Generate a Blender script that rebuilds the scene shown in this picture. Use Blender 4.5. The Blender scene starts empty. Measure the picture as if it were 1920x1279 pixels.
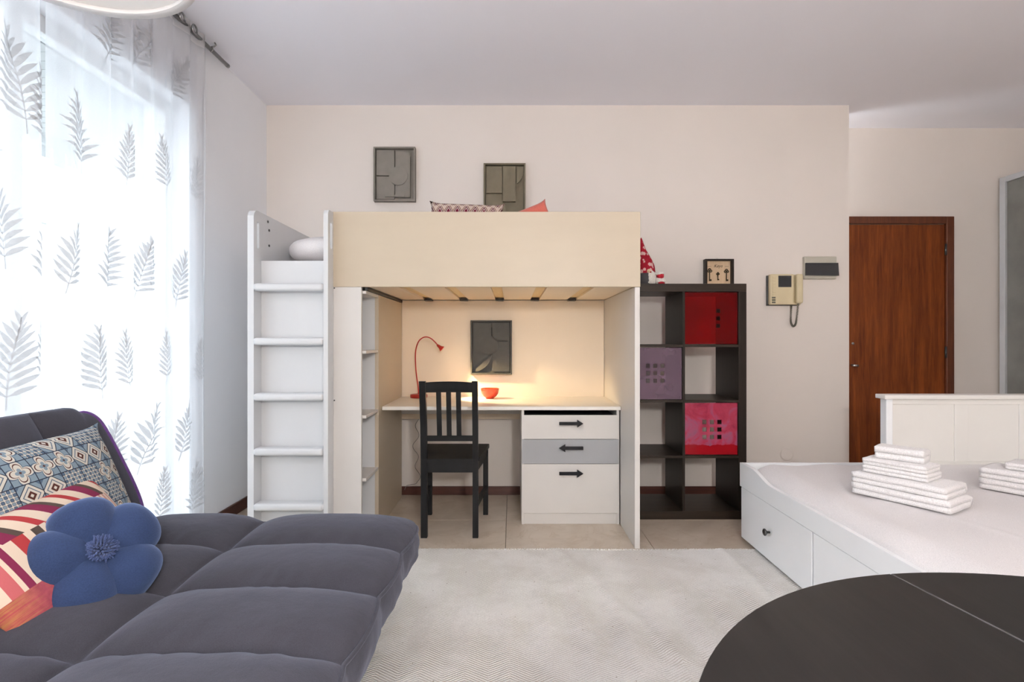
import bpy, bmesh, math, random
from mathutils import Vector, Matrix, Euler, noise
from mathutils.geometry import tessellate_polygon

random.seed(7)
PI = math.pi
S = bpy.context.scene
COL = S.collection

# ------------------------------------------------------------------ camera
F_PX = 1028.0
CAM_H = 1.12
cam_d = bpy.data.cameras.new('camera')
cam_d.sensor_width = 36.0
cam_d.lens = F_PX / 1920.0 * 36.0
cam_d.clip_start = 0.02
cam = bpy.data.objects.new('camera', cam_d)
cam.location = (0, 0, CAM_H)
cam.rotation_euler = (PI / 2, 0, 0)
COL.objects.link(cam)
S.camera = cam

# ------------------------------------------------------------------ world, lights, exposure
world = bpy.data.worlds.new('overcast_sky')
S.world = world
world.use_nodes = True
bg = world.node_tree.nodes['Background']
bg.inputs[0].default_value = (0.86, 0.93, 1.0, 1)
bg.inputs[1].default_value = 4.9

portal_d = bpy.data.lights.new('window_portal', 'AREA')
portal_d.shape = 'RECTANGLE'
portal_d.size = 2.6
portal_d.size_y = 2.3
portal_d.cycles.is_portal = True
portal = bpy.data.objects.new('window_portal', portal_d)
portal.location = (-2.06, 1.67, 1.22)
portal.rotation_euler = (PI / 2, 0, -PI / 2)
COL.objects.link(portal)

vs = S.view_settings
vs.view_transform = 'Standard'
vs.look = 'None'
vs.gamma = 1.0
vs.use_curve_mapping = False
vs.exposure = 0.87
S.cycles.use_denoising = True
S.cycles.max_bounces = 10
S.cycles.diffuse_bounces = 6
S.cycles.transparent_max_bounces = 16
S.cycles.sample_clamp_indirect = 6.0
S.cycles.caustics_reflective = False
S.cycles.caustics_refractive = False

# ------------------------------------------------------------------ node helpers
class NT:
    def __init__(s, mat):
        s.t = mat.node_tree
        s.n = s.t.nodes
        s.l = s.t.links
    def new(s, typ, **kw):
        nd = s.n.new(typ)
        for k, v in kw.items():
            setattr(nd, k, v)
        return nd
    def put(s, sock, v):
        if isinstance(v, bpy.types.NodeSocket):
            s.l.new(v, sock)
        elif v is not None:
            if sock.type == 'RGBA' and len(v) == 3:
                v = (*v, 1)
            sock.default_value = v
    def m(s, op, a, b=None, c=None):
        nd = s.new('ShaderNodeMath', operation=op)
        s.put(nd.inputs[0], a)
        if b is not None: s.put(nd.inputs[1], b)
        if c is not None: s.put(nd.inputs[2], c)
        return nd.outputs[0]
    def coord(s, kind='Object', scale=(1, 1, 1), rot=(0, 0, 0)):
        tc = s.new('ShaderNodeTexCoord')
        mp = s.new('ShaderNodeMapping')
        mp.inputs['Scale'].default_value = scale
        mp.inputs['Rotation'].default_value = rot
        s.l.new(tc.outputs[kind], mp.inputs[0])
        return mp.outputs[0]
    def xyz(s, v):
        nd = s.new('ShaderNodeSeparateXYZ')
        s.l.new(v, nd.inputs[0])
        return nd.outputs
    def noise(s, v, scale, detail=3, rough=0.5, dist=0.0):
        nd = s.new('ShaderNodeTexNoise')
        s.l.new(v, nd.inputs['Vector'])
        nd.inputs['Scale'].default_value = scale
        nd.inputs['Detail'].default_value = detail
        nd.inputs['Roughness'].default_value = rough
        nd.inputs['Distortion'].default_value = dist
        return nd.outputs['Fac']
    def ramp(s, fac, stops, interp='LINEAR'):
        nd = s.new('ShaderNodeValToRGB')
        cr = nd.color_ramp
        cr.interpolation = interp
        while len(cr.elements) < len(stops):
            cr.elements.new(0.5)
        for e, (p, c) in zip(cr.elements, stops):
            e.position = p
            e.color = (*c, 1) if len(c) == 3 else c
        s.put(nd.inputs[0], fac)
        return nd.outputs[0]
    def mix(s, fac, a, b, mode='MIX'):
        nd = s.new('ShaderNodeMix', data_type='RGBA', blend_type=mode)
        s.put(nd.inputs[0], fac)
        s.put(nd.inputs[6], a)
        s.put(nd.inputs[7], b)
        return nd.outputs[2]
    def bump(s, h, strength=0.2, dist=0.01):
        nd = s.new('ShaderNodeBump')
        nd.inputs['Strength'].default_value = strength
        nd.inputs['Distance'].default_value = dist
        s.put(nd.inputs['Height'], h)
        return nd.outputs[0]

def lin(c):
    """sRGB 0..255 to linear"""
    o = []
    for v in c:
        v /= 255.0
        o.append(v / 12.92 if v <= 0.04045 else ((v + 0.055) / 1.055) ** 2.4)
    return tuple(o)

def base_mat(name):
    mt = bpy.data.materials.new(name)
    mt.use_nodes = True
    t = NT(mt)
    return mt, t, t.n['Principled BSDF']

def sc(c, k):
    return tuple(max(0.0, min(1.0, v * k)) for v in c)

def mat(name, col, rough=0.5, var=0.06, vscale=3.0, bscale=60.0, bstr=0.05, bdist=0.002,
        metal=0.0, spec=0.5, stretch=(1, 1, 1), coat=0.0, sheen=0.0, kind='Object'):
    """plain procedural surface: base colour with soft mottling and fine relief"""
    mt, t, p = base_mat(name)
    v = t.coord(kind, stretch)
    n = t.noise(v, vscale, 4)
    t.put(p.inputs['Base Color'], t.ramp(n, [(0.3, sc(col, 1 - var)), (0.7, sc(col, 1 + var))]))
    p.inputs['Roughness'].default_value = rough
    p.inputs['Metallic'].default_value = metal
    p.inputs['Specular IOR Level'].default_value = spec
    p.inputs['Coat Weight'].default_value = coat
    p.inputs['Sheen Weight'].default_value = sheen
    if bstr > 0:
        t.put(p.inputs['Normal'], t.bump(t.noise(v, bscale, 3), bstr, bdist))
    return mt

def wood(name, dark, light, axis='z', rough=0.45, scale=1.0, bstr=0.15, spec=0.5):
    st = {'x': (0.6, 9, 9), 'y': (9, 0.6, 9), 'z': (9, 9, 0.6)}[axis]
    mt, t, p = base_mat(name)
    v = t.coord('Object', tuple(a * scale for a in st))
    n1 = t.noise(v, 2.2, 6, 0.6, 0.6)
    n2 = t.noise(v, 14, 3, 0.5)
    f = t.m('ADD', t.m('MULTIPLY', n1, 0.75), t.m('MULTIPLY', n2, 0.25))
    t.put(p.inputs['Base Color'], t.ramp(f, [(0.32, dark), (0.52, tuple((a + b) / 2 for a, b in zip(dark, light))), (0.68, light)]))
    p.inputs['Roughness'].default_value = rough
    p.inputs['Specular IOR Level'].default_value = spec
    t.put(p.inputs['Normal'], t.bump(f, bstr, 0.002))
    return mt

def fabric(name, col, rough=0.95, var=0.15, weave=420, bstr=0.35, sheen=0.3, tint=None):
    mt, t, p = base_mat(name)
    v = t.coord('Object')
    n = t.noise(v, 7, 4)
    fine = t.noise(v, weave, 2)
    c = t.ramp(n, [(0.3, sc(col, 1 - var)), (0.7, sc(col, 1 + var))])
    c = t.mix(0.5, c, t.ramp(fine, [(0.3, sc(col, 0.75)), (0.7, sc(col, 1.25))]))
    t.put(p.inputs['Base Color'], c)
    p.inputs['Roughness'].default_value = rough
    p.inputs['Specular IOR Level'].default_value = 0.2
    p.inputs['Sheen Weight'].default_value = sheen
    p.inputs['Sheen Roughness'].default_value = 0.5
    if tint: p.inputs['Sheen Tint'].default_value = (*tint, 1)
    h = t.m('ADD', t.m('MULTIPLY', fine, 0.3), t.m('MULTIPLY', t.noise(v, 22, 3), 1.2))
    t.put(p.inputs['Normal'], t.bump(h, bstr, 0.004))
    return mt

MT = {}
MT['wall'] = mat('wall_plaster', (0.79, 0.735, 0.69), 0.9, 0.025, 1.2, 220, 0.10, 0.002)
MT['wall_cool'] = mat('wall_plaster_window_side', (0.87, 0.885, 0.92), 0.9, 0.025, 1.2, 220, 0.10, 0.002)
MT['ceiling'] = mat('ceiling_paint', (0.89, 0.885, 0.945), 0.95, 0.015, 0.8, 180, 0.06, 0.002)
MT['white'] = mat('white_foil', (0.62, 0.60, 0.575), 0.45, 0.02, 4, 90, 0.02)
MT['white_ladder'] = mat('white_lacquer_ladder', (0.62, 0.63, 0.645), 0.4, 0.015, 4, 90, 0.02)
MT['cream'] = mat('pale_foil_board', (0.51, 0.435, 0.33), 0.45, 0.02, 4, 90, 0.02, stretch=(1, 1, 3))
MT['nook'] = mat('cream_foil_lit_nook', (0.80, 0.69, 0.55), 0.5, 0.02, 4, 90, 0.02)  # cream foil painted brighter to make up for shade under the loft
MT['desk'] = mat('desk_foil', (0.80, 0.77, 0.71), 0.4, 0.02, 5, 120, 0.02)
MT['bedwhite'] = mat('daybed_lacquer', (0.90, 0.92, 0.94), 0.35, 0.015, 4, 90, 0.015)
MT['headboard'] = mat('daybed_end_lacquer', (0.80, 0.785, 0.75), 0.4, 0.015, 4, 90, 0.015)
MT['greydrawer'] = mat('grey_foil', (0.33, 0.34, 0.355), 0.45, 0.03, 4, 90, 0.02)
MT['black'] = mat('black_stained_pine', (0.0075, 0.0078, 0.0086), 0.45, 0.25, 6, 80, 0.12, stretch=(4, 4, 0.6), spec=0.25)
MT['handle'] = mat('black_plastic', (0.009, 0.009, 0.012), 0.5, 0.1, 8, 120, 0.05, spec=0.25)
MT['expedit'] = wood('black_brown_veneer', (0.012, 0.0085, 0.007), (0.024, 0.017, 0.013), 'z', 0.42, 1.5, 0.05, 0.2)
MT['expedit_h'] = wood('black_brown_veneer_flat', (0.016, 0.011, 0.008), (0.036, 0.024, 0.016), 'x', 0.42, 1.5, 0.05, 0.25)
MT['door'] = wood('mahogany_veneer', (0.085, 0.016, 0.003), (0.25, 0.062, 0.011), 'z', 0.45, 1.5, 0.03, 0.3)
MT['doorframe'] = wood('mahogany_frame', (0.075, 0.018, 0.007), (0.15, 0.042, 0.014), 'z', 0.4, 2.0, 0.05)
MT['skirting'] = wood('dark_skirting', (0.045, 0.012, 0.008), (0.10, 0.03, 0.018), 'x', 0.4, 2.0, 0.05)
MT['pine'] = wood('pine_slat', (0.72, 0.55, 0.30), (0.82, 0.66, 0.40), 'y', 0.55, 1.2, 0.05)
MT['table'] = wood('black_table_top', (0.0055, 0.005, 0.005), (0.016, 0.014, 0.013), 'y', 0.40, 1.2, 0.10, 0.3)
MT['sofa'] = fabric('slate_sofa_fabric', (0.046, 0.045, 0.056), 0.95, 0.14, 480, 0.5, 0.22, (0.6, 0.65, 0.85))
MT['velvet'] = fabric('blue_velvet', (0.026, 0.046, 0.115), 0.9, 0.3, 300, 0.4, 0.5, (0.45, 0.6, 1.0))
MT['pompom'] = fabric('blue_pompom_yarn', (0.05, 0.075, 0.18), 0.95, 0.3, 200, 0.4, 0.5, (0.5, 0.6, 1.0))
MT['purple'] = fabric('purple_piping', (0.12, 0.05, 0.20), 0.95, 0.15, 300, 0.3, 0.4)
MT['sheet'] = fabric('white_bed_sheet', (0.77, 0.745, 0.75), 0.95, 0.015, 500, 0.10, 0.1)
MT['towel'] = fabric('white_terry', (0.80, 0.78, 0.785), 1.0, 0.02, 260, 0.55, 0.3)
MT['coral'] = fabric('coral_cotton', (0.62, 0.15, 0.11), 0.95, 0.15, 260, 0.5, 0.2)
MT['steel'] = mat('brushed_steel', (0.30, 0.30, 0.30), 0.35, 0.05, 10, 80, 0.02, metal=1.0)
MT['alu'] = mat('anodised_aluminium', (0.50, 0.51, 0.53), 0.45, 0.04, 8, 120, 0.02, metal=0.2)
MT['red_metal'] = mat('red_enamel', (0.42, 0.018, 0.012), 0.35, 0.08, 8, 60, 0.02)
MT['bowl'] = mat('red_glazed_ceramic', (0.60, 0.055, 0.022), 0.2, 0.08, 8, 40, 0.02, coat=0.5)
MT['relief'] = mat('taupe_relief_paint', (0.235, 0.215, 0.19), 0.8, 0.06, 20, 240, 0.15)
MT['relief_olive'] = mat('olive_relief_paint', (0.185, 0.16, 0.11), 0.8, 0.06, 20, 240, 0.15)
MT['relief_dark'] = mat('charcoal_relief_paint', (0.055, 0.055, 0.05), 0.6, 0.08, 20, 240, 0.12)
MT['shade'] = mat('lampshade_linen', (0.78, 0.76, 0.765), 0.9, 0.02, 10, 300, 0.15)
MT['diffuser'] = mat('opal_diffuser', (0.85, 0.83, 0.81), 0.5, 0.02, 4, 60, 0.02)
MT['plastic'] = mat('white_plastic', (0.78, 0.76, 0.72), 0.4, 0.03, 10, 80, 0.02)
MT['intercom'] = mat('ivory_plastic', (0.66, 0.57, 0.375), 0.4, 0.04, 10, 80, 0.02)
MT['fusebox'] = mat('grey_beige_plastic', (0.50, 0.48, 0.41), 0.45, 0.04, 10, 80, 0.02)
MT['smoked'] = mat('smoked_plastic', (0.025, 0.027, 0.032), 0.25, 0.1, 10, 40, 0.01)
MT['darkmetal'] = mat('dark_metal', (0.06, 0.06, 0.06), 0.45, 0.1, 10, 80, 0.03, metal=0.6)
MT['greycloth'] = fabric('grey_felt', (0.06, 0.06, 0.065), 1.0, 0.2, 200, 0.5, 0.2)
MT['whitefur'] = fabric('white_plush', (0.72, 0.70, 0.66), 1.0, 0.1, 160, 0.9, 0.3)
MT['redfelt'] = fabric('red_felt', (0.42, 0.02, 0.035), 1.0, 0.15, 200, 0.5, 0.2)
MT['paper'] = wood('pale_board', (0.60, 0.43, 0.27), (0.72, 0.55, 0.37), 'z', 0.7, 2.0, 0.05)
MT['iron'] = mat('bronze_key_metal', (0.05, 0.035, 0.018), 0.4, 0.3, 30, 80, 0.1, metal=0.7)
MT['ink'] = mat('dark_ink', (0.03, 0.022, 0.018), 0.8, 0.1, 30, 60, 0.02)
MT['exterior'] = mat('white_exterior_render', (0.66, 0.68, 0.68), 0.9, 0.04, 2, 140, 0.2)
MT['terrace'] = mat('terrace_paving', (0.72, 0.71, 0.70), 0.85, 0.06, 3, 100, 0.1)
MT['soffit'] = mat('grey_soffit_board', (0.50, 0.51, 0.51), 0.7, 0.04, 4, 120, 0.05)
MT['leafgreen'] = mat('pale_leaf', (0.30, 0.36, 0.28), 0.6, 0.3, 4, 60, 0.05)
MT['bark'] = mat('bark', (0.12, 0.09, 0.06), 0.9, 0.3, 10, 60, 0.4)
MT['seam'] = mat('pale_table_seam', (0.085, 0.082, 0.087), 0.5, 0.2, 40, 60, 0.05)  # thin strip along the leaf joint, greyer and paler than the top
MT['cable'] = mat('grey_cable', (0.22, 0.21, 0.19), 0.6, 0.1, 30, 60, 0.02)
MT['coil'] = mat('olive_coiled_cord', (0.12, 0.115, 0.085), 0.5, 0.1, 30, 60, 0.02)
MT['winframe'] = mat('white_window_paint', (0.72, 0.73, 0.74), 0.45, 0.02, 6, 80, 0.02)

def emission_mat(name, col, strength):
    mt, t, p = base_mat(name)
    v = t.coord('Object')
    n = t.noise(v, 6, 2)
    t.put(p.inputs['Base Color'], t.ramp(n, [(0.3, sc(col, 0.95)), (0.7, col)]))
    p.inputs['Emission Color'].default_value = (*col, 1)
    p.inputs['Emission Strength'].default_value = strength
    return mt
MT['led'] = emission_mat('lit_lamp_lens', (1.0, 0.82, 0.55), 25.0)

def tile_mat():
    mt, t, p = base_mat('beige_marble_tile')
    v = t.coord('Object')
    oi = t.new('ShaderNodeObjectInfo')
    off = t.new('ShaderNodeVectorMath', operation='ADD')
    cmb = t.new('ShaderNodeCombineXYZ')
    r10 = t.m('MULTIPLY', oi.outputs['Random'], 37.0)
    t.put(cmb.inputs[0], r10); t.put(cmb.inputs[1], r10)
    t.l.new(v, off.inputs[0]); t.l.new(cmb.outputs[0], off.inputs[1])
    w = off.outputs[0]
    n = t.noise(w, 3.5, 6, 0.6, 1.2)
    vein = t.m('ABSOLUTE', t.m('SUBTRACT', t.noise(w, 2.6, 5, 0.55, 2.0), 0.5))
    c = t.ramp(n, [(0.3, (0.46, 0.38, 0.295)), (0.7, (0.61, 0.53, 0.44))])
    c = t.mix(t.ramp(vein, [(0.0, (0.45,) * 3), (0.02, (0, 0, 0))]), c, (0.42, 0.32, 0.22))
    c = t.mix(t.m('MULTIPLY', oi.outputs['Random'], 0.15), c, (0.55, 0.46, 0.37))
    t.put(p.inputs['Base Color'], c)
    p.inputs['Roughness'].default_value = 0.28
    return mt
MT['tile'] = tile_mat()
MT['grout'] = mat('grey_grout', (0.30, 0.26, 0.21), 0.9, 0.1, 20, 200, 0.2)

def rug_mat():
    mt, t, p = base_mat('cream_herringbone_weave')
    v = t.coord('Object')
    x, y, z = t.xyz(v)
    nz = t.noise(v, 9, 3)
    xx = t.m('ADD', x, t.m('MULTIPLY', nz, 0.012))
    zig = t.m('ABSOLUTE', t.m('SUBTRACT', t.m('FRACT', t.m('DIVIDE', xx, 0.15)), 0.5))
    ph = t.m('DIVIDE', t.m('ADD', y, t.m('MULTIPLY', zig, 0.10)), 0.0125)
    line = t.m('SINE', t.m('MULTIPLY', ph, 2 * PI))
    yarn = t.noise(v, 260, 2)
    patch = t.noise(v, 3.0, 4, 0.6)
    amp = t.ramp(patch, [(0.30, (0.35,) * 3), (0.55, (1,) * 3)])
    lf = t.m('MULTIPLY', t.m('MULTIPLY_ADD', line, 0.5, 0.5), amp)
    c = t.ramp(yarn, [(0.3, (0.70, 0.69, 0.67)), (0.7, (0.87, 0.86, 0.835))])
    c = t.mix(t.m('MULTIPLY', t.m('POWER', lf, 2.5), 0.75), c, (0.36, 0.31, 0.25))
    sp = t.new('ShaderNodeTexVoronoi')
    t.l.new(v, sp.inputs['Vector']); sp.inputs['Scale'].default_value = 16
    c = t.mix(t.ramp(sp.outputs['Distance'], [(0.035, (0.7,) * 3), (0.06, (0, 0, 0))]), c, (0.22, 0.17, 0.12))
    t.put(p.inputs['Base Color'], c)
    p.inputs['Roughness'].default_value = 1.0
    p.inputs['Specular IOR Level'].default_value = 0.1
    h = t.m('ADD', t.m('MULTIPLY', t.m('SUBTRACT', 1.0, lf), 0.7), t.m('MULTIPLY', yarn, 0.5))
    t.put(p.inputs['Normal'], t.bump(h, 0.6, 0.004))
    return mt
MT['rug'] = rug_mat()

def sheer_mat(name, transp, col, tl=0.70):
    mt, t, p = base_mat(name)
    out = t.n['Material Output']
    v = t.coord('Object', (1, 1, 1))
    n = t.noise(v, 500, 2)
    t.n.remove(p)
    d = t.new('ShaderNodeBsdfDiffuse'); d.inputs[0].default_value = (*col, 1)
    tr = t.new('ShaderNodeBsdfTranslucent'); tr.inputs[0].default_value = (*col, 1)
    tp = t.new('ShaderNodeBsdfTransparent')
    mx = t.new('ShaderNodeMixShader'); mx.inputs[0].default_value = tl
    t.l.new(d.outputs[0], mx.inputs[1]); t.l.new(tr.outputs[0], mx.inputs[2])
    m2 = t.new('ShaderNodeMixShader')
    t.put(m2.inputs[0], t.m('MULTIPLY_ADD', n, 0.10, 1 - transp - 0.05))
    t.l.new(tp.outputs[0], m2.inputs[1]); t.l.new(mx.outputs[0], m2.inputs[2])
    t.l.new(m2.outputs[0], out.inputs[0])
    return mt
MT['sheer'] = sheer_mat('white_voile', 0.42, (0.86, 0.87, 0.90))
MT['sheerband'] = sheer_mat('white_voile_heading', 0.12, (0.80, 0.79, 0.79))
MT['fern'] = sheer_mat('woven_fern_motif', 0.06, (0.60, 0.605, 0.62), 0.45)

def glass_mat(name, tint, gloss=0.08, frost=0.0, frostcol=(0.5, 0.5, 0.5), rough=0.05):
    mt, t, p = base_mat(name)
    out = t.n['Material Output']
    v = t.coord('Object')
    n = t.noise(v, 5, 4)
    tp = t.new('ShaderNodeBsdfTransparent')
    t.put(tp.inputs[0], t.ramp(n, [(0.3, sc(tint, 0.9)), (0.7, tint)]))
    t.put(p.inputs['Base Color'], t.ramp(n, [(0.35, sc(frostcol, 0.8)), (0.65, frostcol)]))
    p.inputs['Roughness'].default_value = rough
    m1 = t.new('ShaderNodeMixShader'); m1.inputs[0].default_value = gloss + frost
    t.l.new(tp.outputs[0], m1.inputs[1]); t.l.new(p.outputs[0], m1.inputs[2])
    t.l.new(m1.outputs[0], out.inputs[0])
    return mt
MT['pane'] = glass_mat('window_glass', (0.97, 0.98, 0.98), 0.04, 0, (0.02, 0.02, 0.02))
MT['red_acrylic'] = glass_mat('clear_red_acrylic', (0.62, 0.008, 0.010), 0.0, 0.26, (0.34, 0.004, 0.008), 0.12)
MT['purple_acrylic'] = glass_mat('frosted_purple_acrylic', (0.66, 0.52, 0.62), 0.0, 0.5, (0.26, 0.18, 0.25), 0.15)
MT['frosted'] = glass_mat('smoked_satin_glass', (0.45, 0.47, 0.45), 0.0, 0.85, (0.24, 0.24, 0.22), 0.25)

def pink_acrylic():
    mt, t, p = base_mat('marbled_pink_acrylic')
    out = t.n['Material Output']
    v = t.coord('Object')
    n = t.noise(v, 7, 5, 0.6, 1.5)
    x, y, z = t.xyz(v)
    low = t.m('LESS_THAN', t.m('ADD', z, t.m('MULTIPLY', n, 0.05)), -0.075)
    c = t.ramp(n, [(0.33, (0.30, 0.02, 0.06)), (0.48, (0.50, 0.05, 0.11)), (0.58, (0.42, 0.10, 0.20)), (0.7, (0.30, 0.12, 0.22))])
    c = t.mix(low, c, (0.40, 0.006, 0.015))
    t.put(p.inputs['Base Color'], c)
    p.inputs['Roughness'].default_value = 0.15
    tp = t.new('ShaderNodeBsdfTransparent'); tp.inputs[0].default_value = (0.9, 0.05, 0.10, 1)
    m1 = t.new('ShaderNodeMixShader'); m1.inputs[0].default_value = 0.68
    t.l.new(tp.outputs[0], m1.inputs[1]); t.l.new(p.outputs[0], m1.inputs[2])
    t.l.new(m1.outputs[0], out.inputs[0])
    return mt
MT['pink_acrylic'] = pink_acrylic()

def fab_finish(t, p, c, bs=0.3):
    t.put(p.inputs['Base Color'], c)
    p.inputs['Roughness'].default_value = 0.95
    p.inputs['Specular IOR Level'].default_value = 0.15
    v = t.coord('Object')
    h = t.m('ADD', t.m('MULTIPLY', t.noise(v, 400, 2), 0.3), t.m('MULTIPLY', t.noise(v, 16, 3), 1.2))
    t.put(p.inputs['Normal'], t.bump(h, bs, 0.004))

def azulejo_mat():
    mt, t, p = base_mat('azulejo_print_cotton')
    v = t.coord('Object')
    x, y, z = t.xyz(v)
    k = 0.072
    cx = t.m('DIVIDE', x, k); cy = t.m('DIVIDE', y, k)
    fx = t.m('FLOOR', cx); fy = t.m('FLOOR', cy)
    u = t.m('SUBTRACT', t.m('FRACT', cx), 0.5); w = t.m('SUBTRACT', t.m('FRACT', cy), 0.5)
    cmb = t.new('ShaderNodeCombineXYZ'); t.put(cmb.inputs[0], fx); t.put(cmb.inputs[1], fy)
    wn = t.new('ShaderNodeTexWhiteNoise', noise_dimensions='2D'); t.l.new(cmb.outputs[0], wn.inputs[0])
    rnd = wn.outputs['Value']
    r = t.m('SQRT', t.m('ADD', t.m('MULTIPLY', u, u), t.m('MULTIPLY', w, w)))
    th = t.m('ARCTAN2', w, u)
    pet = t.m('MULTIPLY_ADD', t.m('ABSOLUTE', t.m('COSINE', t.m('MULTIPLY', th, 2.0))), 0.22, 0.20)
    a = t.m('DIVIDE', r, pet)
    cream, blue, pale, brown, navy = (0.58, 0.55, 0.49), (0.085, 0.13, 0.19), (0.21, 0.28, 0.34), (0.085, 0.03, 0.024), (0.028, 0.036, 0.06)
    flower = t.ramp(t.m('MULTIPLY', a, 0.5), [(0.0, brown), (0.07, pale), (0.24, cream), (0.44, brown), (0.50, cream), (0.62, blue), (0.72, pale)], 'CONSTANT')
    dia = t.m('ADD', t.m('ABSOLUTE', u), t.m('ABSOLUTE', w))
    star = t.ramp(dia, [(0.0, cream), (0.08, brown), (0.2, cream), (0.33, blue), (0.38, cream), (0.52, navy), (0.57, pale), (0.8, blue)], 'CONSTANT')
    # basket of small ovals
    su = t.m('SINE', t.m('MULTIPLY', u, 6 * PI)); sw = t.m('SINE', t.m('MULTIPLY', w, 6 * PI))
    ov = t.ramp(t.m('MULTIPLY_ADD', t.m('MULTIPLY', su, sw), 0.5, 0.5), [(0.0, blue), (0.32, navy), (0.40, cream), (0.62, navy), (0.70, pale)], 'CONSTANT')
    c = t.mix(t.m('GREATER_THAN', rnd, 0.36), flower, star)
    c = t.mix(t.m('GREATER_THAN', rnd, 0.66), c, ov)
    edge = t.m('MAXIMUM', t.m('ABSOLUTE', u), t.m('ABSOLUTE', w))
    c = t.mix(t.m('GREATER_THAN', edge, 0.48), c, navy)
    fab_finish(t, p, c, 0.2)
    return mt
MT['azulejo'] = azulejo_mat()

def stripe_mat():
    mt, t, p = base_mat('patchwork_stripe_weave')
    v = t.coord('Object')
    x, y, z = t.xyz(v)
    cream, red, dark, plum, gold, pink = (0.68, 0.56, 0.45), (0.38, 0.045, 0.05), (0.085, 0.065, 0.055), (0.20, 0.025, 0.07), (0.50, 0.29, 0.05), (0.48, 0.12, 0.13)
    sx = t.m('FRACT', t.m('DIVIDE', x, 0.175))
    wide = t.ramp(sx, [(0.0, cream), (0.16, red), (0.34, cream), (0.46, dark), (0.60, cream), (0.70, pink), (0.84, cream), (0.90, plum)], 'CONSTANT')
    fx = t.m('FRACT', t.m('DIVIDE', x, 0.02))
    fine = t.ramp(fx, [(0.0, cream), (0.62, pink), (0.80, cream), (0.9, plum)], 'CONSTANT')
    yar = t.noise(t.coord('Object', (1, 30, 1)), 9, 3, 0.7)
    warm = t.mix(t.ramp(yar, [(0.38, (0, 0, 0)), (0.62, (1, 1, 1))]), gold, red)
    warm = t.mix(t.ramp(t.m('FRACT', t.m('DIVIDE', t.m('ADD', x, 0.07), 0.24)), [(0.0, (0.1,) * 3), (0.35, (0.6,) * 3), (0.6, (1,) * 3), (0.9, (0.3,) * 3)]), warm, t.mix(t.noise(v, 60, 2), plum, pink))
    blk = t.ramp(t.m('FRACT', t.m('DIVIDE', x, 0.12)), [(0.0, plum), (0.3, cream), (0.5, dark), (0.72, red), (0.86, pink)], 'CONSTANT')
    sy = t.m('ADD', y, t.m('MULTIPLY', t.noise(v, 4, 2), 0.012))
    c = t.mix(t.m('GREATER_THAN', sy, -0.045), warm, wide)
    c = t.mix(t.m('MULTIPLY', t.m('GREATER_THAN', sy, 0.0), t.m('GREATER_THAN', x, 0.05)), c, fine)
    c = t.mix(t.m('GREATER_THAN', sy, 0.085), c, t.ramp(t.m('FRACT', t.m('DIVIDE', t.m('ADD', x, t.m('MULTIPLY', y, 0.6)), 0.16)), [(0.0, cream), (0.25, plum), (0.5, dark), (0.62, cream), (0.85, red)], 'CONSTANT'))
    c = t.mix(t.m('LESS_THAN', sy, -0.115), c, blk)
    fab_finish(t, p, c, 0.3)
    return mt
MT['stripe'] = stripe_mat()

def ogee_mat():
    mt, t, p = base_mat('maroon_ogee_print')
    v = t.coord('Object')
    x, y, z = t.xyz(v)
    k, k2 = 0.054, 0.085
    cy = t.m('DIVIDE', y, k2)
    row = t.m('FLOOR', cy)
    cx = t.m('ADD', t.m('DIVIDE', x, k), t.m('MULTIPLY', t.m('MODULO', t.m('ABSOLUTE', row), 2.0), 0.5))
    u = t.m('SUBTRACT', t.m('FRACT', cx), 0.5); w = t.m('SUBTRACT', t.m('FRACT', cy), 0.5)
    d = t.m('ADD', t.m('ABSOLUTE', u), t.m('MULTIPLY', t.m('ABSOLUTE', w), 0.8))
    c = t.ramp(d, [(0.0, (0.15, 0.012, 0.035)), (0.20, (0.60, 0.50, 0.45)), (0.28, (0.10, 0.012, 0.025)), (0.38, (0.60, 0.50, 0.45)), (0.46, (0.24, 0.14, 0.10)), (0.56, (0.60, 0.48, 0.42))], 'CONSTANT')
    fab_finish(t, p, c, 0.2)
    return mt
MT['ogee'] = ogee_mat()

def floral_hat_mat():
    mt, t, p = base_mat('red_floral_cotton')
    v = t.coord('Object')
    vo = t.new('ShaderNodeTexVoronoi'); t.l.new(v, vo.inputs['Vector']); vo.inputs['Scale'].default_value = 30
    n = t.noise(v, 45, 3, 0.6, 1.0)
    f = t.m('ADD', vo.outputs['Distance'], t.m('MULTIPLY', n, 0.35))
    c = t.ramp(f, [(0.0, (0.62, 0.40, 0.38)), (0.50, (0.62, 0.42, 0.40)), (0.56, (0.33, 0.015, 0.03)), (0.85, (0.28, 0.012, 0.025))])
    fab_finish(t, p, c, 0.3)
    return mt
MT['hat'] = floral_hat_mat()

# ------------------------------------------------------------------ object helpers
ORG = {}          # world origin of each unrotated object

def tag(o, label=None, cat=None, group=None, kind=None):
    if label: o['label'] = label
    if cat: o['category'] = cat
    if group: o['group'] = group
    if kind: o['kind'] = kind
    return o

def thing(name, label, cat, loc=(0, 0, 0), group=None, rot=None, local=False):
    o = bpy.data.objects.new(name, None)
    COL.objects.link(o)
    o.empty_display_size = 0.05
    o.location = loc
    if rot is not None: o.rotation_euler = rot
    ORG[o.name] = Vector((0, 0, 0)) if (local or rot is not None) else Vector(loc)
    return tag(o, label, cat, group)

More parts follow.
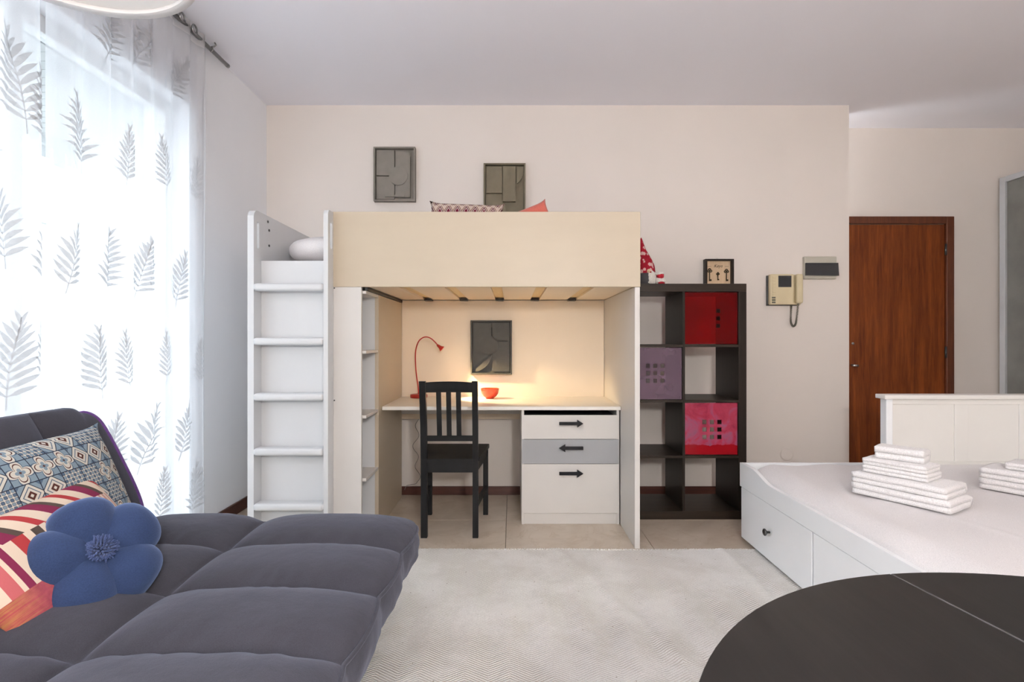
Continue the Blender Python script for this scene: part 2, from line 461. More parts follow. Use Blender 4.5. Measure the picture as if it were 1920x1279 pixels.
def mk(name, verts, faces, mt, parent=None, smooth=False, recenter=True):
    verts = [Vector(v) for v in verts]
    c = Vector((0, 0, 0))
    if recenter:
        lo = Vector([min(v[i] for v in verts) for i in range(3)])
        hi = Vector([max(v[i] for v in verts) for i in range(3)])
        c = (lo + hi) / 2
        if parent is None: c.z = lo.z
    me = bpy.data.meshes.new(name)
    me.from_pydata([v - c for v in verts], [], faces)
    me.update()
    bm = bmesh.new(); bm.from_mesh(me)
    bmesh.ops.recalc_face_normals(bm, faces=bm.faces)
    bm.to_mesh(me); bm.free()
    if smooth:
        me.polygons.foreach_set('use_smooth', [True] * len(me.polygons))
    o = bpy.data.objects.new(name, me)
    COL.objects.link(o)
    if isinstance(mt, str): mt = MT[mt]
    if mt: me.materials.append(mt)
    if parent is not None:
        o.parent = parent
        o.location = c - ORG[parent.name]
    else:
        o.location = c
    ORG[o.name] = c.copy()
    return o

class G:
    """collects geometry for ONE part"""
    def __init__(s): s.v = []; s.f = []
    def add(s, v, f):
        b = len(s.v)
        s.v += [Vector(p) for p in v]
        s.f += [tuple(i + b for i in q) for q in f]
        return s
    def box(s, x0, x1, y0, y1, z0, z1, bev=0.0, seg=2):
        bm = bmesh.new()
        bmesh.ops.create_cube(bm, size=1)
        for v in bm.verts:
            v.co = Vector(((x0 + x1) / 2 + v.co.x * (x1 - x0), (y0 + y1) / 2 + v.co.y * (y1 - y0), (z0 + z1) / 2 + v.co.z * (z1 - z0)))
        if bev > 0:
            bev = min(bev, 0.45 * min(x1 - x0, y1 - y0, z1 - z0))
            bmesh.ops.bevel(bm, geom=bm.edges[:], offset=bev, segments=seg, profile=0.5, affect='EDGES')
        return s.bm(bm)
    def bm(s, bm):
        bm.verts.index_update()
        v = [x.co.copy() for x in bm.verts]; f = [[x.index for x in q.verts] for q in bm.faces]
        bm.free()
        return s.add(v, f)
    def tube(s, pts, r, n=8, caps=True):
        pts = [Vector(p) for p in pts]
        rs = r if isinstance(r, (list, tuple)) else [r] * len(pts)
        v, f = [], []
        up = None
        for i, p in enumerate(pts):
            d = (pts[min(i + 1, len(pts) - 1)] - pts[max(i - 1, 0)]).normalized()
            if up is None:
                up = Vector((0, 0, 1)) if abs(d.z) < 0.9 else Vector((1, 0, 0))
            a = d.cross(up).normalized(); up = a.cross(d).normalized()
            for k in range(n):
                t = 2 * PI * k / n
                v.append(p + (a * math.cos(t) + up * math.sin(t)) * rs[i])
        for i in range(len(pts) - 1):
            for k in range(n):
                f.append((i * n + k, i * n + (k + 1) % n, (i + 1) * n + (k + 1) % n, (i + 1) * n + k))
        if caps:
            f.append(tuple(range(n))); f.append(tuple(range((len(pts) - 1) * n, len(pts) * n)))
        return s.add(v, f)
    def lathe(s, prof, c=(0, 0, 0), n=32, M=None):
        v, f, rings = [], [], []
        for r, z in prof:
            ring = []
            for k in range(n if r > 1e-6 else 1):
                t = 2 * PI * k / n
                p = Vector((r * math.cos(t), r * math.sin(t), z))
                if M: p = M @ p
                ring.append(len(v))
                v.append(p + Vector(c))
            rings.append(ring)
        for A_, B_ in zip(rings[:-1], rings[1:]):
            for k in range(n):
                k2 = (k + 1) % n
                if len(A_) == 1 and len(B_) == 1: break
                if len(A_) == 1: f.append((A_[0], B_[k2], B_[k]))
                elif len(B_) == 1: f.append((A_[k], A_[k2], B_[0]))
                else: f.append((A_[k], A_[k2], B_[k2], B_[k]))
        closed = (Vector(prof[0]) - Vector(prof[-1])).length < 1e-6
        if len(rings[0]) > 1 and not closed: f.append(tuple(rings[0]))
        if len(rings[-1]) > 1 and not closed: f.append(tuple(rings[-1]))
        return s.add(v, f)
    def plate(s, loops, axis, a0, a1):
        """flat plate from 2D loops (outer + holes), extruded along axis ('x','y','z') from a0 to a1"""
        def P(q, a):
            return {'x': (a, q[0], q[1]), 'y': (q[0], a, q[1]), 'z': (q[0], q[1], a)}[axis]
        tri = tessellate_polygon([[Vector((q[0], q[1], 0)) for q in lp] for lp in loops])
        flat = [q for lp in loops for q in lp]
        n = len(flat)
        v = [P(q, a0) for q in flat] + [P(q, a1) for q in flat]
        f = [tuple(t) for t in tri] + [tuple(i + n for i in reversed(t)) for t in tri]
        b = 0
        for lp in loops:
            m = len(lp)
            for i in range(m):
                j = (i + 1) % m
                f.append((b + i, b + j, b + j + n, b + i + n))
            b += m
        return s.add(v, f)
    def grid(s, fn, nu, nv, closed_u=False):
        v = [fn(i / nu, j / nv) for j in range(nv + 1) for i in range(nu + (0 if closed_u else 1))]
        w = nu + (0 if closed_u else 1)
        f = []
        for j in range(nv):
            for i in range(nu):
                a = j * w + i; b = j * w + (i + 1) % w
                f.append((a, b, b + w, a + w))
        return s.add(v, f)
    def out(s, name, mt, parent=None, smooth=False, recenter=True):
        return mk(name, s.v, s.f, mt, parent, smooth, recenter)

def box(name, x0, x1, y0, y1, z0, z1, mt, parent=None, bev=0.002):
    return G().box(x0, x1, y0, y1, z0, z1, bev).out(name, mt, parent)

def rrect(x0, x1, y0, y1, r, n=5):
    pts = []
    for cx, cy, a in ((x1 - r, y1 - r, 0), (x0 + r, y1 - r, 90), (x0 + r, y0 + r, 180), (x1 - r, y0 + r, 270)):
        for k in range(n + 1):
            t = math.radians(a + 90 * k / n)
            pts.append((cx + r * math.cos(t), cy + r * math.sin(t)))
    return pts

def weld(o, d=1e-4):
    bm = bmesh.new(); bm.from_mesh(o.data)
    bmesh.ops.remove_doubles(bm, verts=bm.verts, dist=d)
    bmesh.ops.recalc_face_normals(bm, faces=bm.faces)
    bm.to_mesh(o.data); bm.free()

def at(px, py, Y):
    return Vector(((px - 960) / F_PX * Y, Y, CAM_H - (py - 639.5) / F_PX * Y))

def struct(o):
    o['kind'] = 'structure'
    return o

# ------------------------------------------------------------------ room shell
XL, YB, ZC = -1.79, 4.0, 2.84
YD = 4.43            # entrance wall
XE = 2.459           # end of the back wall
XR, YN = 4.7, -1.6   # unseen right and near walls
WY0, WY1, WZ = 0.25, 3.04, 2.43

floor = struct(box('floor', -2.04, 4.95, -1.85, 4.7, -0.12, -0.006, 'grout', None, 0))
T = 0.80
tm = None
ix = -3
tile_first = None
for i in range(-3, 8):
    for j in range(-1, 8):
        x0 = -0.035 + i * T; y0 = 3.43 - 6 * T + j * T
        xa, xb = max(x0, XL), min(x0 + T, XR)
        ya, yb = max(y0, YN), min(y0 + T, YD)
        if xb - xa < 0.03 or yb - ya < 0.03: continue
        g = 0.0015
        full = abs(xb - xa - T) < 1e-6 and abs(yb - ya - T) < 1e-6
        if full and tile_first is not None:
            o = bpy.data.objects.new('tile', tile_first.data); COL.objects.link(o)
            o.parent = floor
            c = Vector(((xa + xb) / 2, (ya + yb) / 2, -0.005))
            o.location = c - ORG[floor.name]
        else:
            o = box('tile', xa + g, xb - g, ya + g, yb - g, -0.010, 0.0, 'tile', floor, 0.001)
            if full: tile_first = o

struct(box('ceiling', -2.04, 4.95, -1.85, 4.7, ZC, ZC + 0.12, 'ceiling', None, 0))
struct(box('wall_back', XL, XE, YB, YB + 0.18, 0, ZC, 'wall', None, 0))
struct(box('wall_entrance', XE - 0.4, XR + 0.2, YD, YD + 0.15, 0, ZC, 'wall', None, 0))
struct(box('wall_right', XR, XR + 0.15, YN, YD, 0, ZC, 'wall', None, 0))
struct(box('wall_front', XL, XR, YN - 0.15, YN, 0, ZC, 'wall', None, 0))
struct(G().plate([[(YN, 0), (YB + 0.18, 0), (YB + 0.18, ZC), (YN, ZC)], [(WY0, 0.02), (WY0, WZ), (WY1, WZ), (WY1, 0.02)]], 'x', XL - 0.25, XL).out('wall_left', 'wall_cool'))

# window with sliding doors in the left wall
win = thing('window_1', 'white framed sliding glass doors to the terrace behind the sheer curtains', None, (-1.93, (WY0 + WY1) / 2, 0.02))
struct(win)
fx0, fx1 = -1.95, -1.885
for nm, a in (('window_frame', (WY0, WY0 + 0.06, 0.02, WZ)), ('window_frame', (WY1 - 0.06, WY1, 0.02, WZ)),
              ('window_frame', (WY0 + 0.06, WY1 - 0.06, WZ - 0.07, WZ)), ('window_frame', (WY0 + 0.06, WY1 - 0.06, 0.02, 0.09))):
    box(nm, fx0, fx1, a[0], a[1], a[2], a[3], 'winframe', win, 0.004)
ms = [0.31, 1.18, 2.08, 2.98]
for y in ms[1:-1]:
    box('mullion', fx0 + 0.005, fx1 - 0.005, y - 0.04, y + 0.04, 0.09, WZ - 0.07, 'winframe', win, 0.004)
for a, b in zip(ms[:-1], ms[1:]):
    box('pane', -1.922, -1.916, a + 0.02, b - 0.02, 0.08, WZ - 0.06, 'pane', win, 0)

# skirting boards
struct(box('baseboard_left', XL, XL + 0.014, WY1 + 0.02, YB, 0, 0.075, 'skirting', None, 0.003))
struct(box('baseboard_back', XL, XE, YB - 0.014, YB, 0, 0.062, 'skirting', None, 0.003))
struct(box('baseboard_entrance', 3.56, XR, YD - 0.014, YD, 0, 0.062, 'skirting', None, 0.003))

# entrance door
dr = struct(thing('door_1', 'reddish mahogany entrance door with a flush leaf and matching frame', None, (3.1, YD, 0)))
for a in ((2.63, 2.69, 0, 2.12), (3.487, 3.547, 0, 2.12)):
    box('door_frame', a[0], a[1], YD - 0.035, YD + 0.01, a[2], a[3], 'doorframe', dr, 0.004)
box('door_frame', 2.69, 3.487, YD - 0.035, YD + 0.01, 2.062, 2.12, 'doorframe', dr, 0.004)
lf = box('door_leaf', 2.693, 3.482, YD - 0.018, YD + 0.02, 0.005, 2.058, 'door', dr, 0.003)
hd = G().tube([(2.735, YD - 0.018, 0.925), (2.735, YD - 0.06, 0.925), (2.76, YD - 0.062, 0.923)], 0.009, 10).out('door_handle', 'steel', lf, True)
G().lathe([(0.0, 0), (0.010, 0), (0.010, 0.006), (0.0, 0.008)], (2.742, YD - 0.018, 1.10), 16, Matrix.Rotation(PI / 2, 3, 'X')).out('lock_cylinder', 'steel', lf, True)
for z in (1.855, 1.03, 0.25):
    G().tube([(3.482, YD - 0.03, z - 0.045), (3.482, YD - 0.03, z + 0.045)], 0.008, 10).out('hinge', 'darkmetal', lf, True)

# ------------------------------------------------------------------ terrace outside
struct(box('terrace_floor', -9.0, -2.04, -3.0, 7.0, -0.12, -0.01, 'terrace', None, 0))
gw = struct(box('wall_garden', -4.25, -4.05, -3.0, 4.85, -0.01, 2.14, 'exterior', None, 0.01))
box('coping', -4.29, -4.01, -3.0, 4.85, 2.14, 2.20, 'exterior', gw, 0.01)
sw = struct(box('wall_terrace', -4.05, -2.04, 4.85, 5.05, -0.01, 3.4, 'exterior', None, 0))
for x in (-3.42, -2.86, -2.52):
    box('pilaster_strip', x - 0.012, x + 0.012, 4.83, 4.85, 0.0, 3.3, 'exterior', sw, 0.003)
so = thing('terrace_canopy', 'grey boarded canopy above the terrace seen through the curtain', 'canopy', (-2.5, 2.9, 2.42))
pb = None
y = 0.4
while y < 4.75:
    if pb is None:
        pb = box('board', -2.98, -2.06, y, y + 0.075, 2.425, 2.445, 'soffit', so, 0.003)
    else:
        o = bpy.data.objects.new('board', pb.data); COL.objects.link(o); o.parent = so
        o.location = pb.location + Vector((0, y - 0.4, 0))
    y += 0.08
box('backing', -3.0, -2.05, 0.38, 4.8, 2.45, 2.50, 'soffit', so, 0)
box('fascia', -3.02, -2.98, 0.38, 4.8, 2.38, 2.50, 'soffit', so, 0.004)
for k in range(5):
    yy = 3.5 + k * 0.11
    box('valance_flap', -3.025, -3.02, yy, yy + 0.10, 2.31 - 0.03 * (k % 2), 2.42, 'soffit', so, 0)
# garden table
gt = thing('garden_table', 'small white garden table outside behind the right end of the curtain', 'table', (-2.45, 3.7, -0.01))
box('tabletop', -2.75, -2.2, 3.38, 4.1, 0.62, 0.67, 'exterior', gt, 0.008)
for x in (-2.72, -2.23):
    for yy in (3.41, 4.07):
        box('leg', x - 0.025, x + 0.025, yy - 0.025, yy + 0.025, -0.01, 0.62, 'exterior', gt, 0.004)
# tree behind the garden wall
tr = thing('garden_tree', 'pale leafy tree rising beyond the terrace wall outside the window', 'tree', (-5.3, 5.9, -0.01))
G().tube([(-5.3, 5.9, -0.01), (-5.28, 5.92, 1.2), (-5.33, 5.87, 2.3), (-5.3, 5.9, 3.0)], [0.09, 0.075, 0.05, 0.02], 10).out('trunk', 'bark', tr, True)
g = G()
for k in range(700):
    a = random.uniform(0, 2 * PI); r = 0.75 * random.random() ** 0.5
    c = Vector((-5.3 + r * math.cos(a), 5.9 + r * math.sin(a), 2.35 + random.uniform(-0.45, 0.75) * (1 - 0.5 * r)))
    d = Vector((random.uniform(-1, 1), random.uniform(-1, 1), random.uniform(-0.6, 0.8))).normalized()
    n = d.orthogonal().normalized() * 0.022
    L = random.uniform(0.07, 0.12)
    g.add([c, c + d * L * 0.5 + n, c + d * L, c + d * L * 0.5 - n], [(0, 1, 2, 3)])
g.out('foliage', 'leafgreen', tr)
COL.objects['foliage']['kind'] = 'stuff'

# ------------------------------------------------------------------ curtains on a rod
XC = -1.735
rod = thing('curtain_rod', 'grey metal curtain rod hung below the ceiling over the window', 'curtain rod', (XC, 2.0, 2.80))
G().tube([(XC, 0.2, 2.80), (XC, 3.34, 2.80)], 0.0115, 12).out('pole', 'steel', rod, True)
G().tube([(XC, 3.33, 2.80), (XC, 3.352, 2.80)], 0.0125, 12).out('finial', 'steel', rod, True)
for yb_ in (3.16, 0.6):
    pts = [(XC + 0.012 * math.cos(t), yb_, 2.80 + 0.012 * math.sin(t)) for t in [math.radians(a) for a in range(-100, 120, 20)]]
    b = G().tube(pts, 0.004, 8)
    b.tube([(XC, yb_, 2.814), (XC + 0.018, yb_ + 0.0, 2.818), (XC + 0.03, yb_, 2.826), (XC + 0.022, yb_, ZC)], 0.0045, 8)
    b.out('hook', 'steel', rod, True)

st_ = G().tube([(-1.787, 3.172, 2.58), (-1.786, 3.168, 1.9), (-1.787, 3.173, 1.05)], 0.002, 6).out('shutter_cord', 'coil', None, True)
tag(st_, 'thin dark shutter cord along the wall at the right curtain edge', 'cord')

def curtain_fn(seed, folds, amp, y0, y1):
    rnd = random.Random(seed)
    ph = [rnd.uniform(0, 2 * PI) for _ in range(4)]
    def X(y, z):
        s = (y - y0) / (y1 - y0)
        k = 2.45 - z
        a = amp * (0.75 + 0.25 * math.sin(3 * s * 2 + ph[2])) * (1 - 0.12 * max(0, k))
        w = s + 0.012 * math.sin(2.1 * z + 9 * s + ph[1])
        v = a * math.sin(2 * PI * folds * w + ph[0]) + 0.22 * a * math.sin(2 * PI * folds * 2.3 * w + ph[3] + 0.5 * z)
        return XC + max(-0.035, min(0.033, v))
    return X

def fern(Xf, yc, zc, L, ang, side=1, wid=1.0, ymin=-9, ymax=9):
    """one woven fern frond lying on the curtain surface"""
    g = G()
    ca, sa = math.cos(ang), math.sin(ang)
    def put(a, b):          # a across, b along the frond
        y = yc + (a * ca + b * sa) * wid
        z = zc - a * sa * 0.9 + b * ca
        y = max(ymin, min(ymax, y))
        return Vector((Xf(y, z) + 0.0035, y, z))
    N = 10
    bend = lambda t: side * 0.10 * L * (t - 0.4) ** 2
    st = []
    for i in range(13):
        t = i / 12
        st.append((bend(t), (t - 0.5) * L))
    w = 0.0022
    v = []; f = []
    for a, b in st: v += [put(a - w, b), put(a + w, b)]
    for i in range(12): f.append((2 * i, 2 * i + 1, 2 * i + 3, 2 * i + 2))
    g.add(v, f)
    for i in range(N):
        t = 0.16 + 0.84 * i / (N - 1)
        l = L * 0.40 * (math.sin(PI * (0.22 + 0.70 * t)) ** 0.8) * (0.9 + 0.1 * math.sin(i * 2.1))
        if i == N - 1: l = L * 0.2
        el = math.radians(20 + 52 * t ** 1.3)
        for sd in (-1, 1):
            b0 = (t - 0.5) * L; a0 = bend(t)
            dx, dy = sd * math.cos(el), math.sin(el)
            nx, ny = -dy * sd, dx * sd
            hw = l * 0.075 + 0.002
            v = []; f = []
            for q, ww in ((0, 0.1), (0.2, 0.75), (0.45, 1.0), (0.7, 0.75), (0.88, 0.35), (1.0, 0.02)):
                cu = 0.06 * l * math.sin(PI * q)
                v += [put(a0 + dx * l * q + nx * (hw * ww + cu), b0 + dy * l * q + ny * (hw * ww + cu)),
                      put(a0 + dx * l * q - nx * (hw * ww - cu), b0 + dy * l * q - ny * (hw * ww - cu))]
            for k in range(5): f.append((2 * k, 2 * k + 1, 2 * k + 3, 2 * k + 2))
            g.add(v, f)
    return g

def curtain(label, y0, y1, seed, folds, amp, spots):
    th = thing('sheer_curtain', label, 'curtain', (XC, (y0 + y1) / 2, 0.02), group='sheer curtains with fern leaves')
    Xf = curtain_fn(seed, folds, amp, y0, y1)
    zb, zt = 0.02, 2.755
    ny = int((y1 - y0) / 0.005)
    G().grid(lambda u, v: Vector((Xf(y0 + u * (y1 - y0), zb + v * (zt - zb)), y0 + u * (y1 - y0), zb + v * (zt - zb))), ny, 40).out('cloth', 'sheer', th, True)
    G().grid(lambda u, v: Vector((Xf(y0 + u * (y1 - y0), 2.755), y0 + u * (y1 - y0), 2.755 + v * 0.08)), ny, 2).out('heading_band', 'sheerband', th, True)
    G().tube([(Xf(y0 + (y1 - y0) * k / ny, zb), y0 + (y1 - y0) * k / ny, zb + 0.012) for k in range(0, ny + 1, 2)], 0.004, 6).out('hem', 'sheerband', th, True)
    ne = max(3, int((y1 - y0) / 0.11))
    for k in range(ne):
        yy = y1 - 0.13 - k * 0.11
        if yy < y0 + 0.03: break
        G().grid(lambda u, v: Vector((XC + 0.022 + 0.005 * math.cos(2 * PI * v), yy + (0.022 + 0.005 * math.sin(2 * PI * v)) * math.cos(2 * PI * u), 2.803 + (0.022 + 0.005 * math.sin(2 * PI * v)) * math.sin(2 * PI * u))), 24, 8).out('eyelet', 'steel', th, True)
    for i, (yc, zc, L, ang, side, wid) in enumerate(spots):
        fern(Xf, yc, zc, L, ang, side, wid, y0 + 0.003, y1 - 0.003).out('fern_leaf', 'fern', th)
    return th

def leafspots(lst, L0=0.27):
    r = random.Random(3)
    o = []
    for px, py, k, ang, wid in lst:
        Y = F_PX * (-XC) / (960 - px)
        z = CAM_H + (639.5 - py) / F_PX * Y
        o.append((Y, z, L0 * k, math.radians(ang), r.choice((-1, 1)), wid))
    return o

right_spots = leafspots([
    (205, 70, 1.0, 20, 1.0), (268, 90, 1.0, 25, 1.0), (332, 150, 0.95, 25, 1.0), (148, 258, 1.0, -15, 1.0),
    (235, 300, 0.9, 5, 0.6), (306, 315, 0.95, -8, 0.55), (368, 345, 0.9, 5, 0.6), 
    (130, 490, 1.0, 15, 0.8), (205, 500, 1.0, 15, 1.0), (268, 512, 1.0, 15, 1.15), (336, 530, 1.0, 10, 1.0),
    (180, 690, 1.0, -5, 1.0), (232, 685, 0.9, -8, 0.7), (310, 675, 0.85, 0, 0.55), (372, 685, 0.9, 5, 0.6),
    (213, 850, 1.0, 15, 0.8), (275, 830, 1.1, 20, 1.25), (345, 815, 1.0, 15, 1.0),
    (305, 935, 0.9, 10, 0.8), (365, 925, 1.0, 10, 1.1), (240, 985, 0.9, 0, 1.0)])
left_spots = leafspots([
    (38, 165, 1.15, -8, 1.25), (82, 215, 1.0, -5, 0.9), (90, 480, 1.0, 10, 1.0), (20, 690, 1.1, 5, 1.3), (85, 660, 0.9, 0, 0.7),
    (5, 430, 1.0, -10, 1.1), (-60, 300, 1.1, 10, 1.2), (-90, 560, 1.1, -12, 1.2), (-120, 150, 1.1, 5, 1.2), (-200, 420, 1.1, 12, 1.2), (-150, 760, 1.1, 0, 1.2)])
curtain('sheer white curtain panel with grey fern leaves nearest the back wall', 2.045, 3.09, 11, 7, 0.022, right_spots)
curtain('sheer white curtain panel with fern leaves at the left edge of the picture', 0.62, 2.025, 5, 9, 0.022, left_spots)

# ------------------------------------------------------------------ pendant lamp
pl = thing('pendant_lamp', 'white drum pendant lamp hanging at the top left corner', 'lamp', (-1.035, 1.245, 2.02))
LC = (-1.035, 1.245, 0)
G().lathe([(0.274, 2.02), (0.28, 2.02), (0.28, 2.26), (0.277, 2.26), (0.277, 2.024), (0.274, 2.02)], LC, 72).out('shade', 'shade', pl, True)
G().lathe([(0.262, 2.020), (0.2815, 2.016), (0.2835, 2.028), (0.2765, 2.034), (0.262, 2.030), (0.262, 2.020)], LC, 72).out('rim', 'shade', pl, True)
G().lathe([(0.0, 2.032), (0.272, 2.032), (0.272, 2.036), (0.0, 2.036)], LC, 72).out('diffuser', 'diffuser', pl)
G().tube([(LC[0], LC[1], 2.036), (LC[0], LC[1], 2.82)], 0.004, 8).out('cord', 'plastic', pl, True)
G().lathe([(0.0, 2.84), (0.05, 2.84), (0.05, 2.80), (0.02, 2.785), (0.0, 2.785)], LC, 24).out('ceiling_rose', 'plastic', pl, True)

# added fill globe, unseen behind the camera, to brighten walls, bed fronts and rug
GL = Vector((0.45, -0.95, 1.66))
cl = thing('fill_light_globe', 'added glowing globe on a stand, unseen fill light behind the camera', 'lamp', (GL.x, GL.y, 0))
MT['fill_glow'] = emission_mat('fill_glow_surface', (1.0, 0.97, 0.94), 138.0)
G().lathe([(0.0, GL.z - 0.14)] + [(0.14 * math.cos(math.radians(a)), GL.z + 0.14 * math.sin(math.radians(a))) for a in range(-80, 81, 10)] + [(0.0, GL.z + 0.14)], (GL.x, GL.y, 0), 36).out('fill_globe', 'fill_glow', cl, True)
G().tube([(GL.x, GL.y, 0.02), (GL.x, GL.y, GL.z - 0.135)], 0.011, 12).out('pole', 'steel', cl, True)
G().lathe([(0.0, 0.0), (0.15, 0.0), (0.15, 0.012), (0.03, 0.022), (0.0, 0.022)], (GL.x, GL.y, 0), 40).out('base', 'steel', cl, True)

# ------------------------------------------------------------------ loft bed
YF, YK = 2.955, 3.95
lb = thing('loft_bed', 'white loft bed with a ladder on the left and high front board', 'loft bed', (-0.35, 3.45, 0))
def side_plate(x0, x1, y0, y1, z1, slot_y, name, mt, rf=0.045):
    outer = [(y1, 0), (y1, z1)]
    for k in range(7):
        t = math.radians(90 + 90 * k / 6)
        outer.append((y0 + rf + rf * math.cos(t), z1 - rf + rf * math.sin(t)))
    outer.append((y0, 0))
    slot = list(reversed(rrect(slot_y, slot_y + 0.028, 1.61, 1.755, 0.0135, 4)))
    return G().plate([outer, slot], 'x', x0, x1).out(name, mt, lb)
ep = side_plate(-1.385, -1.352, 2.87, YK, 1.812, 2.905, 'end_panel', 'white_ladder')
for yy, zz in ((3.05, 1.735), (3.05, 1.65), (3.035, 1.78)):
    G().lathe([(0.0, 0.0), (0.007, 0.0), (0.007, 0.003), (0.0, 0.003)], (-1.352, yy, zz), 12, Matrix.Rotation(PI / 2, 3, 'Y')).out('bolt', 'darkmetal', ep)
side_plate(-0.987, -0.963, 2.87, YF, 1.812, 2.905, 'ladder_post', 'white_ladder', 0.03)
box('ladder_back', -1.352, -0.987, YF, YF + 0.02, 0, 1.553, 'white_ladder', lb, 0.002)
for z in (1.403, 1.118, 0.826, 0.538, 0.248):
    G().box(-1.356, -0.987, 2.862, 2.945, z - 0.02, z + 0.02, 0.016, 4).out('rung', 'white_ladder', lb)
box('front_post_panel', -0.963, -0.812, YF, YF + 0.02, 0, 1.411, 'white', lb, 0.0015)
box('front_board', -0.968, 0.692, YF - 0.001, YF + 0.028, 1.412, 1.817, 'cream', lb, 0.002)
box('end_panel', 0.662, 0.690, YF + 0.001, YK, 0, 1.411, 'white', lb, 0.002)
box('end_board', 0.664, 0.690, YF + 0.028, YK, 1.412, 1.80, 'cream', lb, 0.002)
box('back_board', -1.352, 0.664, YK - 0.02, YK, 1.44, 1.80, 'white', lb, 0.002)
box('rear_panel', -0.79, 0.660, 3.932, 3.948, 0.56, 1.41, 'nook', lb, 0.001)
slotx = [-0.592, -0.341, -0.087, 0.163, 0.424]
edges = [-0.785] + [q for x in slotx for q in (x - 0.031, x + 0.031)] + [0.660]
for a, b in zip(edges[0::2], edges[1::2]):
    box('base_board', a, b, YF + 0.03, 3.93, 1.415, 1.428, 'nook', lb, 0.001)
for x in slotx:
    box('slat', x - 0.036, x + 0.036, YF + 0.03, 3.93, 1.429, 1.445, 'pine', lb, 0.002)
    box('bracket', x - 0.028, x + 0.028, 3.865, 3.925, 1.405, 1.414, 'darkmetal', lb, 0.001)
box('seam_strip', -0.80, -0.786, YF + 0.03, 3.93, 1.395, 1.411, 'darkmetal', lb, 0.001)
box('base_rail', -1.35, -0.81, YF + 0.022, 3.93, 1.415, 1.44, 'white', lb, 0.001)
# screws along the post edge
for z in (1.405, 0.80, 0.15):
    G().lathe([(0.0, 0), (0.004, 0), (0.004, 0.002), (0, 0.002)], (-0.957, YF - 0.0005, z), 10, Matrix.Rotation(PI / 2, 3, 'X')).out('screw', 'darkmetal', lb)

# shelf unit left of the desk, open towards the desk
su = thing('side_bookcase', 'narrow white shelf column open towards the desk under the loft bed', 'shelf unit', (-0.97, 3.4, 0))
box('side_panel', -0.812, -0.79, 3.246, 3.93, 0, 1.392, 'cream', su, 0.0015)
box('back_panel', -1.16, -1.145, YF + 0.022, 3.26, 0.0, 1.392, 'white_ladder', su, 0.001)
box('partition', -1.145, -0.812, 3.246, 3.262, 0.0, 1.392, 'white_ladder', su, 0.001)
for z in (0.0, 0.357, 0.699, 1.051, 1.376):
    box('shelf', -1.145, -0.792, YF + 0.022, 3.246, z, z + 0.017, 'white', su, 0.001)

# mattress and bedding on the loft
mt_ = thing('loft_mattress', 'white mattress lying in the loft bed', 'mattress', (-0.34, 3.46, 1.458))
G().box(-1.345, 0.655, YF + 0.04, 3.92, 1.458, 1.56, 0.03, 4).out('cover', 'sheet', mt_, True)

def pillow(name, w, h, t, mt, parent, n=28, corner=0.07, seam=True, pexp=2.6):
    """inflated cushion in the local XY plane, thickness along local Z"""
    g = G()
    def pt(u, v, s):
        a = (2 * u - 1); b = (2 * v - 1)
        pinch = 1 - corner * (a * a * b * b) + corner * 1.2 * (a * a * b * b) ** 4
        e = 1 - 0.045 * (1 - b * b) * abs(a) ** 6
        e2 = 1 - 0.045 * (1 - a * a) * abs(b) ** 6
        z = t / 2 * ((1 - abs(a) ** pexp) * (1 - abs(b) ** pexp)) ** 0.55
        z *= 1 + 0.05 * math.sin(5 * a + 3 * b)
        return Vector((a * w / 2 * pinch * (1 - 0.05 * (1 - b * b) * 0 ) * (0.94 + 0.06 * b * b), b * h / 2 * pinch * (0.94 + 0.06 * a * a), s * z))
    g.grid(lambda u, v: pt(u, v, 1), n, n)
    g.grid(lambda u, v: pt(u, v, -1), n, n)
    o = g.out(name, mt, parent, True, False)
    o.location = (0, 0, 0)
    weld(o, 0.0004)
    return o

def rot_from(ex, ez):
    """Euler whose local X is ex and local Z is close to ez"""
    ex = Vector(ex).normalized(); ez = Vector(ez)
    ez = (ez - ex * ez.dot(ex)).normalized()
    ey = ez.cross(ex)
    return Matrix((ex, ey, ez)).transposed().to_euler()

p = thing('duvet_pillow', 'plump white pillow at the ladder end of the loft bed', 'pillow', (-1.02, 3.36, 1.561))
bm = bmesh.new(); bmesh.ops.create_icosphere(bm, subdivisions=4, radius=1)
for q in bm.verts:
    c = q.co
    e = [math.copysign(abs(a) ** 0.8, a) for a in c]
    q.co = Vector((-1.02 + 0.30 * e[0], 3.36 + 0.34 * e[1], 1.561 + 0.085 + 0.085 * e[2] * (1 + 0.08 * noise.noise(c * 2.5))))
    if q.co.z < 1.563: q.co.z = 1.563
G().bm(bm).out('pillow_cover', 'sheet', p, True)
p = thing('ogee_pillow', 'cream pillow with a maroon ogee print peeking over the loft board', 'pillow', (-0.283, 3.36, 1.772), rot=rot_from((1, 0, -0.035), (0, -1, 0.12)))
pillow('pillow_cover', 0.46, 0.41, 0.14, 'ogee', p)
p = thing('coral_pillow', 'coral red cushion corner peeking over the loft board', 'pillow', (0.110, 3.38, 1.778), rot=rot_from((math.cos(math.radians(22)), 0, math.sin(math.radians(22))), (0, -1, 0.1)))
pillow('pillow_cover', 0.34, 0.34, 0.12, 'coral', p)

# ------------------------------------------------------------------ desk
dk = thing('desk', 'long white desktop spanning the nook under the loft bed', 'desk', (-0.06, 3.63, 0.70))
box('desktop', -0.788, 0.660, 3.325, 3.930, 0.700, 0.722, 'desk', dk, 0.002)
box('support_rail', -0.788, 0.055, 3.905, 3.930, 0.60, 0.699, 'white', dk, 0.001)

